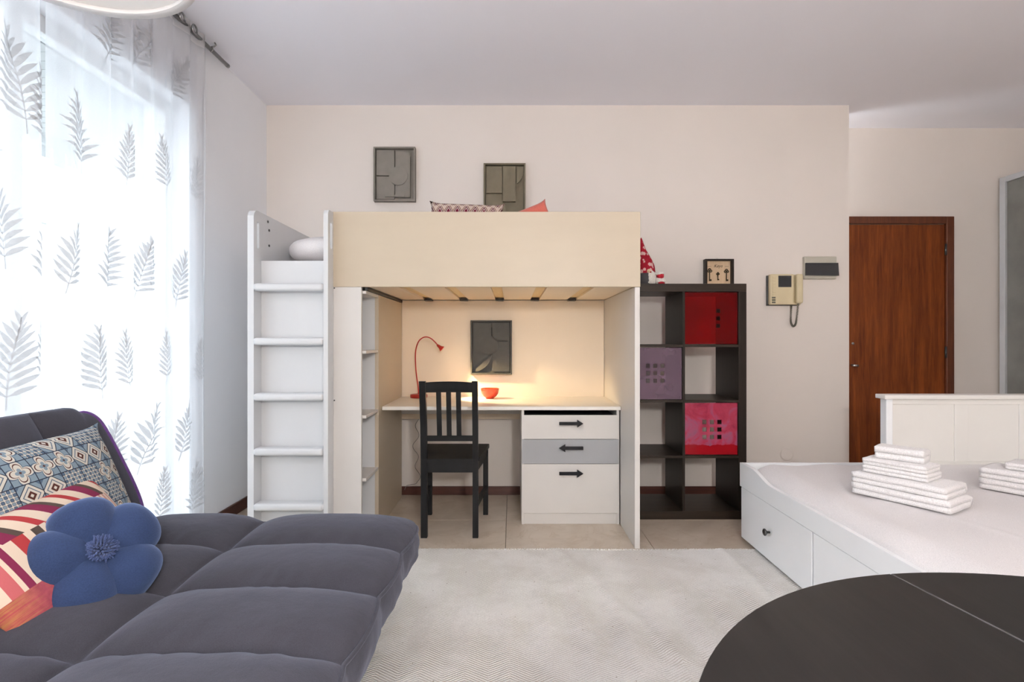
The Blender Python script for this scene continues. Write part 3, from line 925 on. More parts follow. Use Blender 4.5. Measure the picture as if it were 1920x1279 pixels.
# chest of drawers under the desk
cd = thing('drawer_chest', 'drawer chest with two white drawers and one grey under the desk', 'drawers', (0.36, 3.63, 0))
cx0, cx1, cyf = 0.058, 0.655, 3.36
box('side_panel', cx0, cx0 + 0.016, cyf - 0.012, 3.90, 0, 0.699, 'white', cd, 0.001)
box('side_panel', cx1 - 0.016, cx1, cyf - 0.012, 3.90, 0, 0.699, 'white', cd, 0.001)
box('back_panel', cx0 + 0.016, cx1 - 0.016, 3.885, 3.90, 0, 0.699, 'white', cd, 0.001)
box('plinth', cx0 + 0.016, cx1 - 0.016, cyf - 0.004, cyf + 0.012, 0, 0.066, 'white', cd, 0.001)
box('drawer_box', cx0 + 0.02, cx1 - 0.02, cyf + 0.004, 3.88, 0.075, 0.66, 'smoked', cd, 0.001)
def arrow(zc, d, parent):
    xc = 0.36
    L, h, hl, hh = 0.145, 0.018, 0.036, 0.046
    pts = [(-L / 2, -h / 2), (L / 2 - hl, -h / 2), (L / 2 - hl, -hh / 2), (L / 2, 0), (L / 2 - hl, hh / 2), (L / 2 - hl, h / 2), (-L / 2, h / 2)]
    pts = [(xc + d * a, zc + b) for a, b in pts]
    G().plate([pts], 'y', cyf - 0.036, cyf - 0.018).box(xc - 0.05, xc - 0.04, cyf - 0.02, cyf - 0.012, zc - 0.006, zc + 0.006).box(xc + 0.04, xc + 0.05, cyf - 0.02, cyf - 0.012, zc - 0.006, zc + 0.006).out('arrow_handle', 'handle', parent)
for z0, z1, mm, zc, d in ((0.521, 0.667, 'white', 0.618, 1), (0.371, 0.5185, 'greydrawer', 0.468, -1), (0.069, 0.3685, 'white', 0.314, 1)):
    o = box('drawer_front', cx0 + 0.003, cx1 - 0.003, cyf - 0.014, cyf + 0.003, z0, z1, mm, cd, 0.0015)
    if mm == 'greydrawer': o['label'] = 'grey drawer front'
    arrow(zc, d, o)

# ------------------------------------------------------------------ chair (seen from behind)
ch = thing('dining_chair', 'black wooden slat-back chair pushed up to the white desk', 'chair', (-0.353, 3.3, 0))
def post(x0, x1, yb, yt, zs=0.45, top=0.895):
    g = G()
    prof = [(0.0, yb + 0.005), (zs, yb), (0.65, yb - 0.016), (top, yt)]
    v = []; f = []
    d = 0.034
    for z, y in prof:
        v += [(x0, y - d / 2, z), (x1, y - d / 2, z), (x1, y + d / 2, z), (x0, y + d / 2, z)]
    for i in range(len(prof) - 1):
        for k in range(4): f.append((i * 4 + k, i * 4 + (k + 1) % 4, i * 4 + 4 + (k + 1) % 4, i * 4 + 4 + k))
    f += [(0, 1, 2, 3), tuple(range(len(v) - 4, len(v)))]
    return g.add(v, f).out('rear_leg', 'black', ch)
XA, XB = -0.518, -0.192
post(XA, XA + 0.035, 3.125, 3.062); post(XB - 0.032, XB, 3.125, 3.062)
def slant_y(z):
    return 3.125 - 0.016 * max(0, (z - 0.45)) / 0.2 if z < 0.65 else 3.109 - (z - 0.65) / 0.245 * 0.047
def tilted(name, x0, x1, z0, z1, th, mt='black', curve=0.0):
    g = G(); n = 8
    v = []; f = []
    for i in range(n + 1):
        s = i / n; x = x0 + (x1 - x0) * s
        c = curve * (1 - (2 * s - 1) ** 2)
        ya, yb = slant_y(z0) , slant_y(z1)
        v += [(x, ya - th / 2 - c, z0), (x, yb - th / 2 - c, z1 - 0.4 * c), (x, yb + th / 2 - c, z1 - 0.4 * c), (x, ya + th / 2 - c, z0)]
    for i in range(n):
        for k in range(4): f.append((4 * i + k, 4 * i + (k + 1) % 4, 4 * i + 4 + (k + 1) % 4, 4 * i + 4 + k))
    f += [(0, 1, 2, 3), (4 * n, 4 * n + 1, 4 * n + 2, 4 * n + 3)]
    return g.add(v, f).out(name, mt, ch)
tilted('top_rail', XA + 0.034, XB - 0.031, 0.832, 0.888, 0.022, curve=-0.012)
tilted('lower_rail', XA + 0.034, XB - 0.031, 0.552, 0.582, 0.02)
for xs in (-0.4115, -0.3560, -0.3005):
    tilted('back_slat', xs - 0.0135, xs + 0.0135, 0.580, 0.834, 0.012)
sv = [(-0.521, 3.112), (-0.190, 3.112), (-0.147, 3.555), (-0.557, 3.555)]
sp = [(-0.484, 3.105), (-0.223, 3.105), (-0.223, 3.146), (-0.185, 3.146), (-0.147, 3.553), (-0.155, 3.565), (-0.549, 3.565), (-0.557, 3.553), (-0.523, 3.146), (-0.484, 3.146)]
G().plate([sp], 'z', 0.43, 0.452).out('seat', 'black', ch)
box('apron', XA + 0.034, XB - 0.031, 3.117, 3.135, 0.372, 0.43, 'black', ch, 0.001)
box('apron', -0.515, -0.18, 3.53, 3.548, 0.372, 0.43, 'black', ch, 0.001)
def bar(name, p0, p1, w, h):
    p0 = Vector(p0); p1 = Vector(p1); d = (p1 - p0).normalized(); a = d.cross(Vector((0, 0, 1))).normalized() * w / 2; u = Vector((0, 0, h / 2))
    v = [q + s for q in (p0, p1) for s in (-a - u, a - u, a + u, -a + u)]
    return G().add(v, [(0, 1, 2, 3), (4, 5, 6, 7), (0, 1, 5, 4), (1, 2, 6, 5), (2, 3, 7, 6), (3, 0, 4, 7)]).out(name, 'black', ch)
for xa, xb in ((-0.501, -0.532), (-0.208, -0.170)):
    bar('apron', (xa, 3.135, 0.401), (xb, 3.53, 0.401), 0.018, 0.058)
    bar('stretcher', (xa, 3.14, 0.175), (xb, 3.53, 0.175), 0.016, 0.035)
for x in (-0.548, -0.186):
    box('front_leg', x, x + 0.032, 3.525, 3.557, 0, 0.43, 'black', ch, 0.002)

# ------------------------------------------------------------------ desk lamp and bowl
dl = thing('desk_lamp', 'red gooseneck lamp lit at the back of the desk', 'lamp', (-0.66, 3.86, 0.722))
G().lathe([(0.0, 0.722), (0.058, 0.722), (0.06, 0.728), (0.06, 0.742), (0.055, 0.746), (0.0, 0.746)], (-0.655, 3.855, 0), 32).out('base', 'red_metal', dl, True)
neck = [at(x, y, 3.855) for x, y in ((785, 742), (784, 725), (782, 700), (782, 672), (784, 655), (789, 641), (796, 634), (804, 632), (812, 635), (819, 641), (825, 648))]
def smooth(pts, n=5):
    o = []
    for i in range(len(pts) - 1):
        p0 = pts[max(i - 1, 0)]; p1 = pts[i]; p2 = pts[i + 1]; p3 = pts[min(i + 2, len(pts) - 1)]
        for k in range(n):
            t = k / n
            o.append(0.5 * ((2 * p1) + (p2 - p0) * t + (2 * p0 - 5 * p1 + 4 * p2 - p3) * t * t + (3 * p1 - p0 - 3 * p2 + p3) * t ** 3))
    o.append(pts[-1])
    return o
neck = [q + Vector((0, -0.10 * min(1, max(0, (q.z - 0.8) / 0.3)), 0)) for q in neck]
neck = smooth(neck)
G().tube(neck, 0.0042, 10).out('gooseneck', 'red_metal', dl, True)
hp = neck[-1]
hdir = Vector((0.74, 0.03, -0.62)).normalized()
Mh = hdir.to_track_quat('Z', 'Y').to_matrix()
hdo = G().lathe([(0.0, -0.012), (0.006, -0.010), (0.009, 0.0), (0.012, 0.018), (0.021, 0.034), (0.0215, 0.036), (0.018, 0.034), (0.010, 0.020), (0.0, 0.018)], hp, 24, Mh).out('lamp_head', 'red_metal', dl, True)
G().lathe([(0.0, 0.0335), (0.017, 0.0335), (0.017, 0.031), (0.0, 0.031)], hp, 20, Mh).out('lens', 'led', hdo)
sl = bpy.data.lights.new('desk_lamp_spot', 'SPOT'); sl.energy = 20; sl.color = (1.0, 0.72, 0.38); sl.spot_size = math.radians(70); sl.spot_blend = 0.5; sl.shadow_soft_size = 0.018
so_ = bpy.data.objects.new('desk_lamp_spot', sl); COL.objects.link(so_); so_.parent = dl
so_.location = hp + hdir * 0.042 - Vector((-0.66, 3.86, 0.722)); so_.rotation_euler = hdir.to_track_quat('-Z', 'Y').to_euler()
pw = G().tube([(-0.668, 3.885, 0.735), (-0.672, 3.90, 0.748), (-0.668, 3.915, 0.757), (-0.66, 3.92, 0.74), (-0.655, 3.925, 0.735)], 0.0015, 6).out('wire_loop', 'cable', dl, True)

bw = thing('bowl', 'small red ceramic bowl on the desk under the dark picture', 'bowl', (-0.153, 3.80, 0.722))
G().lathe([(0.0, 0.722), (0.028, 0.722), (0.030, 0.727), (0.045, 0.737), (0.059, 0.757), (0.065, 0.788), (0.0655, 0.792), (0.0625, 0.792), (0.056, 0.760), (0.043, 0.743), (0.0, 0.737)], (-0.153, 3.80, 0), 40).out('vessel', 'bowl', bw, True)

# loose lamp cable hanging under the desk
pts = []
for k in range(40):
    t = k / 39
    pts.append(Vector((-0.69 + 0.018 * math.sin(t * 22) + 0.01 * math.sin(t * 9), 3.965, 0.62 - 0.52 * t)))
pts += [Vector((-0.70, 3.965, 0.085)), Vector((-0.76, 3.965, 0.075)), Vector((-0.775, 3.96, 0.045))]
cb = G().tube(smooth(pts, 2), 0.0022, 6).out('lamp_cable', 'cable', None, True)
tag(cb, 'thin grey cable dangling down the wall under the desk', 'cable')

# ------------------------------------------------------------------ wall reliefs
def relief(label, x0, x1, z0, z1, yw, mt, shapes, frame_mt=None):
    r = thing('relief_picture', label, 'picture', ((x0 + x1) / 2, yw, z0), group='grey relief pictures')
    fw, d = 0.011, 0.046
    fm = frame_mt or mt
    box('frame', x0, x0 + fw, yw - d, yw, z0, z1, fm, r, 0.001)
    box('frame', x1 - fw, x1, yw - d, yw, z0, z1, fm, r, 0.001)
    box('frame', x0 + fw, x1 - fw, yw - d, yw, z1 - fw, z1, fm, r, 0.001)
    box('frame', x0 + fw, x1 - fw, yw - d, yw, z0, z0 + fw, fm, r, 0.001)
    box('backing', x0 + fw, x1 - fw, yw - 0.006, yw, z0 + fw, z1 - fw, mt, r, 0)
    W, H = x1 - x0, z1 - z0
    for pts, lv in shapes:
        q = [(x0 + a * W, z0 + b * H) for a, b in pts]
        G().plate([q], 'y', yw - 0.020 - 1.2 * lv, yw - 0.0059).out('relief_shape', mt, r)
    G().tube([((x0 + x1) / 2, yw - 0.012, z1 + 0.012), ((x0 + x1) / 2, yw, z1 + 0.014)], 0.003, 8).out('nail', 'plastic', r, True)
    return r
def arc(cx, cy, r, a0, a1, n=18, asp=0.77):
    return [(cx + r * math.cos(math.radians(a0 + (a1 - a0) * k / n)), cy + r * asp * math.sin(math.radians(a0 + (a1 - a0) * k / n))) for k in range(n + 1)]
A = [
    ([(0.06, 0.485), (0.06, 0.955), (0.49, 0.955), (0.49, 0.485)], 0.006),
    ([(0.52, 0.10), (0.52, 0.93)] + arc(0.76, 0.84, 0.11, 90, 0, 8) + [(0.87, 0.08), (0.52, 0.08)], 0.009),
    ([(0.06, 0.05), (0.06, 0.46), (0.49, 0.46), (0.49, 0.05)], 0.004),
    (arc(0.59, 0.47, 0.225, 0, 360, 40)[:-1], 0.015),
    ([(0.27, 0.085), (0.27, 0.12), (0.74, 0.12), (0.74, 0.085)], 0.016)]
B = [
    ([(0.06, 0.46), (0.06, 0.95), (0.44, 0.95), (0.44, 0.46)], 0.007),
    ([(0.46, 0.30), (0.46, 0.95), (0.76, 0.95), (0.76, 0.30)], 0.014),
    ([(0.785, 0.95)] + [(0.94, 0.95)] + arc(0.60, 0.86, 0.35, 0, -62, 12) + [(0.785, 0.56)], 0.008),
    ([(0.05, 0.05)] + arc(0.08, 0.08, 0.46, 0, 90, 14) + [(0.05, 0.43)], 0.010)]
C = [
    ([(0.06, 0.42), (0.06, 0.95), (0.495, 0.95), (0.495, 0.42)], 0.006),
    ([(0.52, 0.62), (0.52, 0.95), (0.94, 0.95), (0.94, 0.62)], 0.009),
    ([(0.05, 0.05)] + [(0.50, 0.36)] + arc(0.05, 0.40, 0.46, -6, -88, 12), 0.008),
    ([(0.52, 0.05), (0.52, 0.60), (0.94, 0.60), (0.94, 0.05)], 0.004),
    (arc(0.44, 0.54, 0.22, 0, 360, 36)[:-1], 0.015),
    ([(0.44, 0.87), (0.44, 0.905), (0.78, 0.905), (0.78, 0.87)], 0.018)]
relief('taupe geometric relief picture with a circle, highest on the back wall', -1.000, -0.699, 2.130, 2.522, YB, 'relief', A)
relief('olive relief picture half hidden behind the loft board', -0.205, 0.098, 2.012, 2.404, YB, 'relief_olive', B)
relief('charcoal relief picture hung above the desk', -0.294, 0.0, 0.882, 1.267, 3.932, 'relief_dark', C)

# ------------------------------------------------------------------ cube shelf
ex = thing('cube_shelf', 'tall black-brown eight-cube shelf beside the loft bed', 'shelf unit', (1.08, 3.635, 0))
EX0, EX1, EY0, EY1 = 0.705, 1.472, 3.44, 3.83
box('top_board', EX0, EX1, EY0, EY1, 1.430, 1.480, 'expedit_h', ex, 0.0015)
box('bottom_board', EX0, EX1, EY0, EY1, 0.0, 0.052, 'expedit_h', ex, 0.0015)
box('side_board', EX0, EX0 + 0.05, EY0, EY1, 0.052, 1.430, 'expedit', ex, 0.0015)
box('side_board', EX1 - 0.05, EX1, EY0, EY1, 0.052, 1.430, 'expedit', ex, 0.0015)
rows = [0.052, 0.392, 0.742, 1.090, 1.430]
exm = 1.0785
for z in (0.392, 0.742, 1.090):
    box('shelf_board', EX0 + 0.05, exm - 0.008, EY0 + 0.002, EY1, z - 0.008, z + 0.008, 'expedit_h', ex, 0.001)
    box('shelf_board', exm + 0.008, EX1 - 0.05, EY0 + 0.002, EY1, z - 0.008, z + 0.008, 'expedit_h', ex, 0.001)
box('divider', exm - 0.008, exm + 0.008, EY0 + 0.002, EY1, 0.052, 1.430, 'expedit', ex, 0.001)

def insert(name, label, x0, x1, z0, z1, mt, holes, y=3.452):
    th = thing(name, label, 'door', ((x0 + x1) / 2, y, z0), group='acrylic cube shelf doors')
    hl = [[(a - s, b - s), (a - s, b + s), (a + s, b + s), (a + s, b - s)] for a, b, s in holes]
    G().plate([[(x0, z0), (x1, z0), (x1, z1), (x0, z1)]] + hl, 'y', y, y + 0.006).out('panel', mt, th)
    return th
def E(px, py): return ((px - 960) / F_PX * 3.452, CAM_H - (py - 639.5) / F_PX * 3.452)
insert('acrylic_door', 'clear red acrylic door in the top right cube of the shelf', exm + 0.010, EX1 - 0.053, 1.101, 1.426, 'red_acrylic',
       [(*E(1347, y), 0.0125) for y in (583, 597, 611)])
insert('acrylic_door', 'frosted purple acrylic door in the left column of the cube shelf', EX0 + 0.053, exm - 0.010, 0.753, 1.078, 'purple_acrylic',
       [(*E(x, y), 0.0125) for x in (1215, 1228.5, 1242) for y in (686, 700, 714)])
insert('acrylic_door', 'marbled pink and red acrylic door, third cube down on the right', exm + 0.010, EX1 - 0.053, 0.405, 0.730, 'pink_acrylic',
       [(*E(x, y), 0.0135) for x in (1321, 1335, 1349) for y in (791.5, 805.5, 819.5)])

# gnome figures on the cube shelf
gn = thing('gnome_figure', 'cloth gnome with a tall red floral hat on the cube shelf', 'figurine', (0.865, 3.56, 1.48))
G().lathe([(0.0, 1.48), (0.055, 1.48), (0.062, 1.505), (0.060, 1.55), (0.045, 1.60), (0.0, 1.62)], (0.865, 3.56, 0), 24).out('body', 'greycloth', gn, True)
g = G()
v = []
def hatp(u, w):
    r = 0.060 * (1 - w) ** 0.9 + 0.003
    c = Vector((0.868 - 0.028 * w ** 1.3 + 0.006 * math.sin(6 * w), 3.56, 1.555 + 0.235 * w))
    a = 2 * PI * u
    return c + Vector((math.cos(a), math.sin(a), 0)) * r * (1 + 0.06 * math.sin(3 * a + 9 * w))
g.grid(hatp, 24, 14, True)
g.out('hat', 'hat', gn, True)
def fluff(name, c, rad, mt, parent, amp=0.12, seed=1):
    bm = bmesh.new(); bmesh.ops.create_icosphere(bm, subdivisions=4, radius=1)
    for q in bm.verts:
        k = 1 + amp * noise.noise(q.co * 4 + Vector((seed, 0, 0))) + 0.4 * amp * noise.noise(q.co * 12 + Vector((seed, 3, 0)))
        q.co = Vector((q.co.x * rad[0], q.co.y * rad[1], q.co.z * rad[2])) * k + Vector(c)
    return G().bm(bm).out(name, mt, parent, True)
fluff('beard', (0.888, 3.515, 1.525), (0.034, 0.02, 0.05), 'whitefur', gn, 0.2)
fluff('nose', (0.872, 3.497, 1.568), (0.012, 0.011, 0.012), 'paper', gn, 0.03)
g2 = thing('plush_gnome', 'small red and white plush gnome beside the tall gnome', 'figurine', (0.952, 3.52, 1.48))
fluff('body', (0.948, 3.52, 1.505), (0.036, 0.03, 0.027), 'whitefur', g2, 0.15, 2)
fluff('cap', (0.950, 3.515, 1.537), (0.024, 0.024, 0.026), 'redfelt', g2, 0.08, 3)
fluff('cap_trim', (0.940, 3.51, 1.552), (0.034, 0.02, 0.011), 'whitefur', g2, 0.2, 4)
fluff('boot', (0.952, 3.492, 1.489), (0.022, 0.018, 0.010), 'redfelt', g2, 0.1, 5)

# key holder picture on the wall
kh = thing('key_rack', 'small framed rack with three old keys above the cube shelf', 'key rack', (1.49, YB, 1.50))
kx0, kx1, kz0, kz1 = 1.394, 1.600, 1.475, 1.712
for a in ((kx0, kx0 + 0.014, kz0, kz1), (kx1 - 0.014, kx1, kz0, kz1), (kx0 + 0.014, kx1 - 0.014, kz1 - 0.012, kz1), (kx0 + 0.014, kx1 - 0.014, kz0, kz0 + 0.014)):
    box('frame', a[0], a[1], YB - 0.05, YB, a[2], a[3], 'expedit', kh, 0.001)
box('board', kx0 + 0.014, kx1 - 0.014, YB - 0.016, YB, kz0 + 0.014, kz1 - 0.012, 'paper', kh, 0)
def oldkey(x, z, s, parent):
    y = YB - 0.022
    g = G()
    g.tube([(x, y, z + 0.03 * s), (x, y, z - 0.035 * s)], 0.0035, 8)
    for dx, dz in ((-0.009, 0.038), (0.009, 0.038), (0, 0.049)):
        g.tube([(x + dx * s + 0.007 * s * math.cos(t), y, z + dz * s + 0.007 * s * math.sin(t)) for t in [2 * PI * k / 12 for k in range(13)]], 0.0035, 6)
    g.box(x, x + 0.013 * s, y - 0.003, y + 0.003, z - 0.034 * s, z - 0.022 * s)
    g.out('key_hook', 'iron', parent, True)
oldkey(1.434, 1.590, 1.0, kh); oldkey(1.494, 1.583, 0.62, kh); oldkey(1.556, 1.588, 0.95, kh)
tx = bpy.data.curves.new('lettering', 'FONT'); tx.body = 'Keys'; tx.size = 0.032; tx.extrude = 0.0004; tx.align_x = 'CENTER'; tx.shear = 0.35
to = bpy.data.objects.new('lettering_source', tx); COL.objects.link(to)
bpy.context.view_layer.update()
dg = bpy.context.evaluated_depsgraph_get()
tme = bpy.data.meshes.new_from_object(to.evaluated_get(dg))
bpy.data.objects.remove(to)
lt = bpy.data.objects.new('lettering', tme); COL.objects.link(lt); tme.materials.clear(); tme.materials.append(MT['ink'])
lt.parent = kh; lt.location = Vector((1.497, YB - 0.0168, 1.655)) - ORG[kh.name]; lt.rotation_euler = (PI / 2, 0, 0)
for xa in (1.420, 1.546):
    box('rule', xa, xa + 0.028, YB - 0.0168, YB - 0.016, 1.661, 1.6625, 'ink', kh, 0)
G().tube([((kx0 + kx1) / 2, YB - 0.012, kz1 + 0.010), ((kx0 + kx1) / 2, YB, kz1 + 0.012)], 0.003, 8).out('nail', 'plastic', kh, True)

# intercom
ic = thing('video_intercom', 'ivory video intercom with handset on the back wall', 'intercom', (1.98, YB, 1.38))
ix0, ix1, iz0, iz1, iy = 1.858, 2.092, 1.382, 1.602, YB - 0.055
box('back_plate', ix0 - 0.006, ix1 - 0.02, YB - 0.02, YB, iz0 - 0.004, iz1 - 0.006, 'darkmetal', ic, 0.003)
body = G().box(ix0, ix1 - 0.062, iy, YB - 0.02, iz0, iz1, 0.008, 3).out('body', 'intercom', ic)
G().box(ix1 - 0.062, ix1, iy + 0.022, YB - 0.008, iz0, iz1, 0.006, 3).out('cradle', 'intercom', ic)
hs = G().box(ix1 - 0.052, ix1 - 0.004, iy - 0.022, iy + 0.020, iz0 + 0.008, iz1, 0.014, 4).out('handset', 'intercom', ic)
sx0, sx1, sz0, sz1 = ix0 + 0.058, ix0 + 0.152, iz1 - 0.094, iz1 - 0.012
box('screen', sx0, sx1, iy - 0.002, iy + 0.004, sz0, sz1, 'smoked', ic, 0.001)
for k in range(7):
    z = iz1 - 0.022 - k * 0.021
    box('button', ix0 + 0.014, ix0 + 0.038, iy - 0.004, iy + 0.002, z - 0.0075, z + 0.0075, 'intercom', ic, 0.002)
for k in range(3):
    z = iz0 + 0.050 - k * 0.017
    box('speaker_slot', ix0 + 0.012, ix0 + 0.038, iy - 0.002, iy + 0.002, z - 0.006, z + 0.006, 'coil', ic, 0.001)
pts = []
xa, xb = ix1 - 0.068, ix1 - 0.026
path = [Vector((xb, YB - 0.045, iz0 + 0.01)), Vector((xb + 0.002, YB - 0.03, 1.34)), Vector((xb, YB - 0.02, 1.28)), Vector((xb - 0.006, YB - 0.02, 1.245)), Vector(((xa + xb) / 2, YB - 0.02, 1.228)), Vector((xa + 0.004, YB - 0.02, 1.245)), Vector((xa, YB - 0.02, 1.28)), Vector((xa, YB - 0.025, 1.34)), Vector((xa, YB - 0.03, iz0))]
path = smooth(path, 40)
coil = []
for i, q in enumerate(path):
    t = i * 0.9
    d = (path[min(i + 1, len(path) - 1)] - path[max(i - 1, 0)]).normalized()
    a = Vector((0, 1, 0)); b = d.cross(a).normalized()
    coil.append(q + (a * math.cos(t) + b * math.sin(t)) * 0.0055)
G().tube(coil, 0.0022, 5).out('coiled_cord', 'coil', ic, True)

# fuse box
fb = thing('fuse_box', 'grey fuse box with a dark smoked flap beside the door', 'fuse box', (2.236, YB, 1.57))
G().box(2.118, 2.352, YB - 0.03, YB, 1.570, 1.733, 0.006, 3).out('housing', 'fusebox', fb)
fx = [(2.122, 1.594), (2.362, 1.592), (2.356, 1.684), (2.122, 1.684)]
G().plate([fx], 'y', YB - 0.042, YB - 0.028).out('flap', 'smoked', fb)
# blank round cover
rc = thing('junction_cover', 'round cream blanking cover low on the back wall', 'cover', (2.004, YB, 0.246))
G().lathe([(0.0, 0.008), (0.040, 0.008), (0.046, 0.005), (0.047, 0.0), (0.0, 0.0)], (2.004, YB, 0.293), 36, Matrix.Rotation(PI / 2, 3, 'X')).out('disc', 'wall', rc)

# ------------------------------------------------------------------ smoked glass partition at the right
gp = thing('glass_partition', 'smoked glass partition with a grey metal frame at the right edge', 'partition', (3.91, 3.8, 0))
GX = 3.893
box('frame_post', GX, GX + 0.05, 4.33, 4.38, 0, 2.42, 'alu', gp, 0.003)
box('frame_post', GX, GX + 0.05, 2.9, 2.95, 0, 2.42, 'alu', gp, 0.003)
box('frame_rail', GX, GX + 0.05, 2.95, 4.33, 2.375, 2.42, 'alu', gp, 0.003)
box('frame_rail', GX, GX + 0.05, 2.95, 4.33, 0.0, 0.06, 'alu', gp, 0.003)
box('glass_pane', GX + 0.018, GX + 0.028, 2.95, 4.33, 0.06, 2.375, 'frosted', gp, 0)

# ------------------------------------------------------------------ rug
def rug_z(x, y):
    z = 0.010 + 0.004 * noise.noise(Vector((x * 2.2, y * 2.2, 0))) + 0.0015 * noise.noise(Vector((x * 9, y * 9, 3)))
    if y > 1.9:
        d = (x - 1.09 - 0.03 * math.sin(3 * y)) / 0.022
        z += 0.008 * math.exp(-d * d) * min(1, (y - 1.9) / 0.5)
        d = (x - 0.42 + 0.35 * (y - 2.4)) / 0.03
        z += 0.005 * math.exp(-d * d)
    return max(z, 0.006)
RX0, RX1, RY0, RY1 = -0.95, 1.40, 0.55, 2.925
def rug_edge(x): return RY1 - 0.012 * (x + 0.4) ** 2 * 0.3 + 0.004 * math.sin(7 * x)
rg = thing('rug', 'cream woven herringbone rug on the tiled floor', 'rug', (0.16, 1.74, 0))
def rp(u, v):
    x = RX0 + u * (RX1 - RX0); y = RY0 + v * (rug_edge(x) - RY0)
    return Vector((x, y, rug_z(x, y)))
g = G().grid(rp, 180, 180)
def rbot(u, v):
    q = rp(u, v); q.z = 0.001; return q
g.grid(lambda u, v: rp(u, 1) if v > 0.5 else rbot(u, 1), 180, 1).grid(lambda u, v: rp(1, u) if v > 0.5 else rbot(1, u), 180, 1).grid(lambda u, v: rp(0, u) if v > 0.5 else rbot(0, u), 180, 1)
g.out('weave', 'rug', rg, True)
g = G()
x = RX0
while x < RX1:
    y = rug_edge(x)
    l = random.uniform(0.012, 0.026)
    dx = random.uniform(-0.004, 0.004)
    g.tube([(x, y - 0.004, 0.008), (x + dx * 0.5, y + l * 0.5, 0.0075), (x + dx, y + l, 0.003)], [0.0042, 0.004, 0.0015], 5)
    x += random.uniform(0.007, 0.012)
fr = g.out('fringe', 'rug', rg); fr['kind'] = 'stuff'

# ------------------------------------------------------------------ sofa bed
sb = thing('sofa_bed', 'slate grey tufted sofa bed in the left foreground', 'sofa', (-0.95, 1.25, 0))
SX = [-0.385, -0.985, -1.46]
SY = [2.215, 1.895, 1.570, 1.245, 0.92, 0.595, 0.27]
def cell(v, edges):
    """local coordinate -1..1 in its cell"""
    e = sorted(edges)
    for a, b in zip(e[:-1], e[1:]):
        if a <= v <= b:
            return (v - a) / (b - a) * 2 - 1, a
    return (1.0, 0) if v > e[-1] else (-1.0, 0)
def puff(u, v, rx=0.0, ry=0.0):
    a = max(0.0, 1 - abs(u) ** 3.2) ** 0.5
    b = max(0.0, 1 - abs(v) ** 2.6) ** 0.5
    return a * b
def seat_top(x, y):
    u, a = cell(x, SX); v, b = cell(y, SY)
    k = puff(u, v)
    z = 0.383 + 0.070 * k
    # pull at the seam crossings and slight pillowy sag
    z += 0.006 * k * noise.noise(Vector((x * 5, y * 6, 1.3)))
    wr = math.exp(-((1 - abs(v)) / 0.22) ** 2)
    z += 0.006 * wr * math.sin(x * 70 + 6 * noise.noise(Vector((x * 6, y * 4, 0)))) * k
    return z
x0s, x1s, y0s, y1s = SX[2], SX[0], SY[-1], SY[0]
NX, NY = 150, 260
def edge_round(x, y):
    """pull corners in a little"""
    return Vector((x, y))
def stp(u, v):
    x = x0s + u * (x1s - x0s); y = y0s + v * (y1s - y0s)
    r = 0.07
    dx, dy = max(0, x - (x1s - r)), max(0, y - (y1s - r))
    if dx > 0 and dy > 0:
        m = max(dx, dy); L = math.hypot(dx, dy)
        x = (x1s - r) + dx * m / L; y = (y1s - r) + dy * m / L
    # scalloped outline between the seams along the front edge
    vv, _ = cell(y, SY)
    sx = 0.018 * max(0, 1 - vv * vv) * max(0, (u - 0.9) / 0.1)
    return Vector((x + sx, y, seat_top(min(x, x1s), y)))
g = G().grid(stp, NX, NY)
def border(u, t):
    """skirt below the piping around front (x1) and far (y1) edges"""
    if u < 0.62: q = stp(1.0, u / 0.62)
    else: q = stp(1 - (u - 0.62) / 0.38, 1.0)
    inset = 0.018 * math.sin(PI * t) - 0.035 * t * t
    n = Vector((1, 0, 0)) if u < 0.60 else (Vector((0, 1, 0)) if u > 0.64 else Vector((0.7, 0.7, 0)))
    f = 1 if u < 0.6 else 0.6
    return Vector((q.x, q.y, 0.383 - 0.140 * t)) + n * (inset * f + 0.0035 * math.sin(u * 130) * math.sin(PI * t) * noise.noise(Vector((u * 20, t * 3, 0))) * 3)
g.grid(border, 300, 10)
g.add([(x0s, y0s, 0.243), (x1s - 0.03, y0s, 0.243), (x1s - 0.03, y1s - 0.03, 0.243), (x0s, y1s - 0.03, 0.243)], [(0, 1, 2, 3)])
g.add([(x0s, y0s, 0.243), (x1s - 0.03, y0s, 0.243), (x1s, y0s, 0.383), (x0s, y0s, 0.383)], [(0, 1, 2, 3)])
seat = g.out('seat_mattress', 'sofa', sb, True)
weld(seat, 0.0005)
def pipe(u):
    q = stp(1.0, u / 0.62) if u < 0.62 else stp(1 - (u - 0.62) / 0.38, 1.0)
    n = Vector((1, 0, 0)) if u < 0.6 else (Vector((0, 1, 0)) if u > 0.64 else Vector((0.7, 0.7, 0)))
    return Vector((q.x, q.y, 0.3835)) + n * 0.003
G().tube([pipe(k / 260) for k in range(261)], 0.006, 8).out('piping', 'sofa', seat, True)
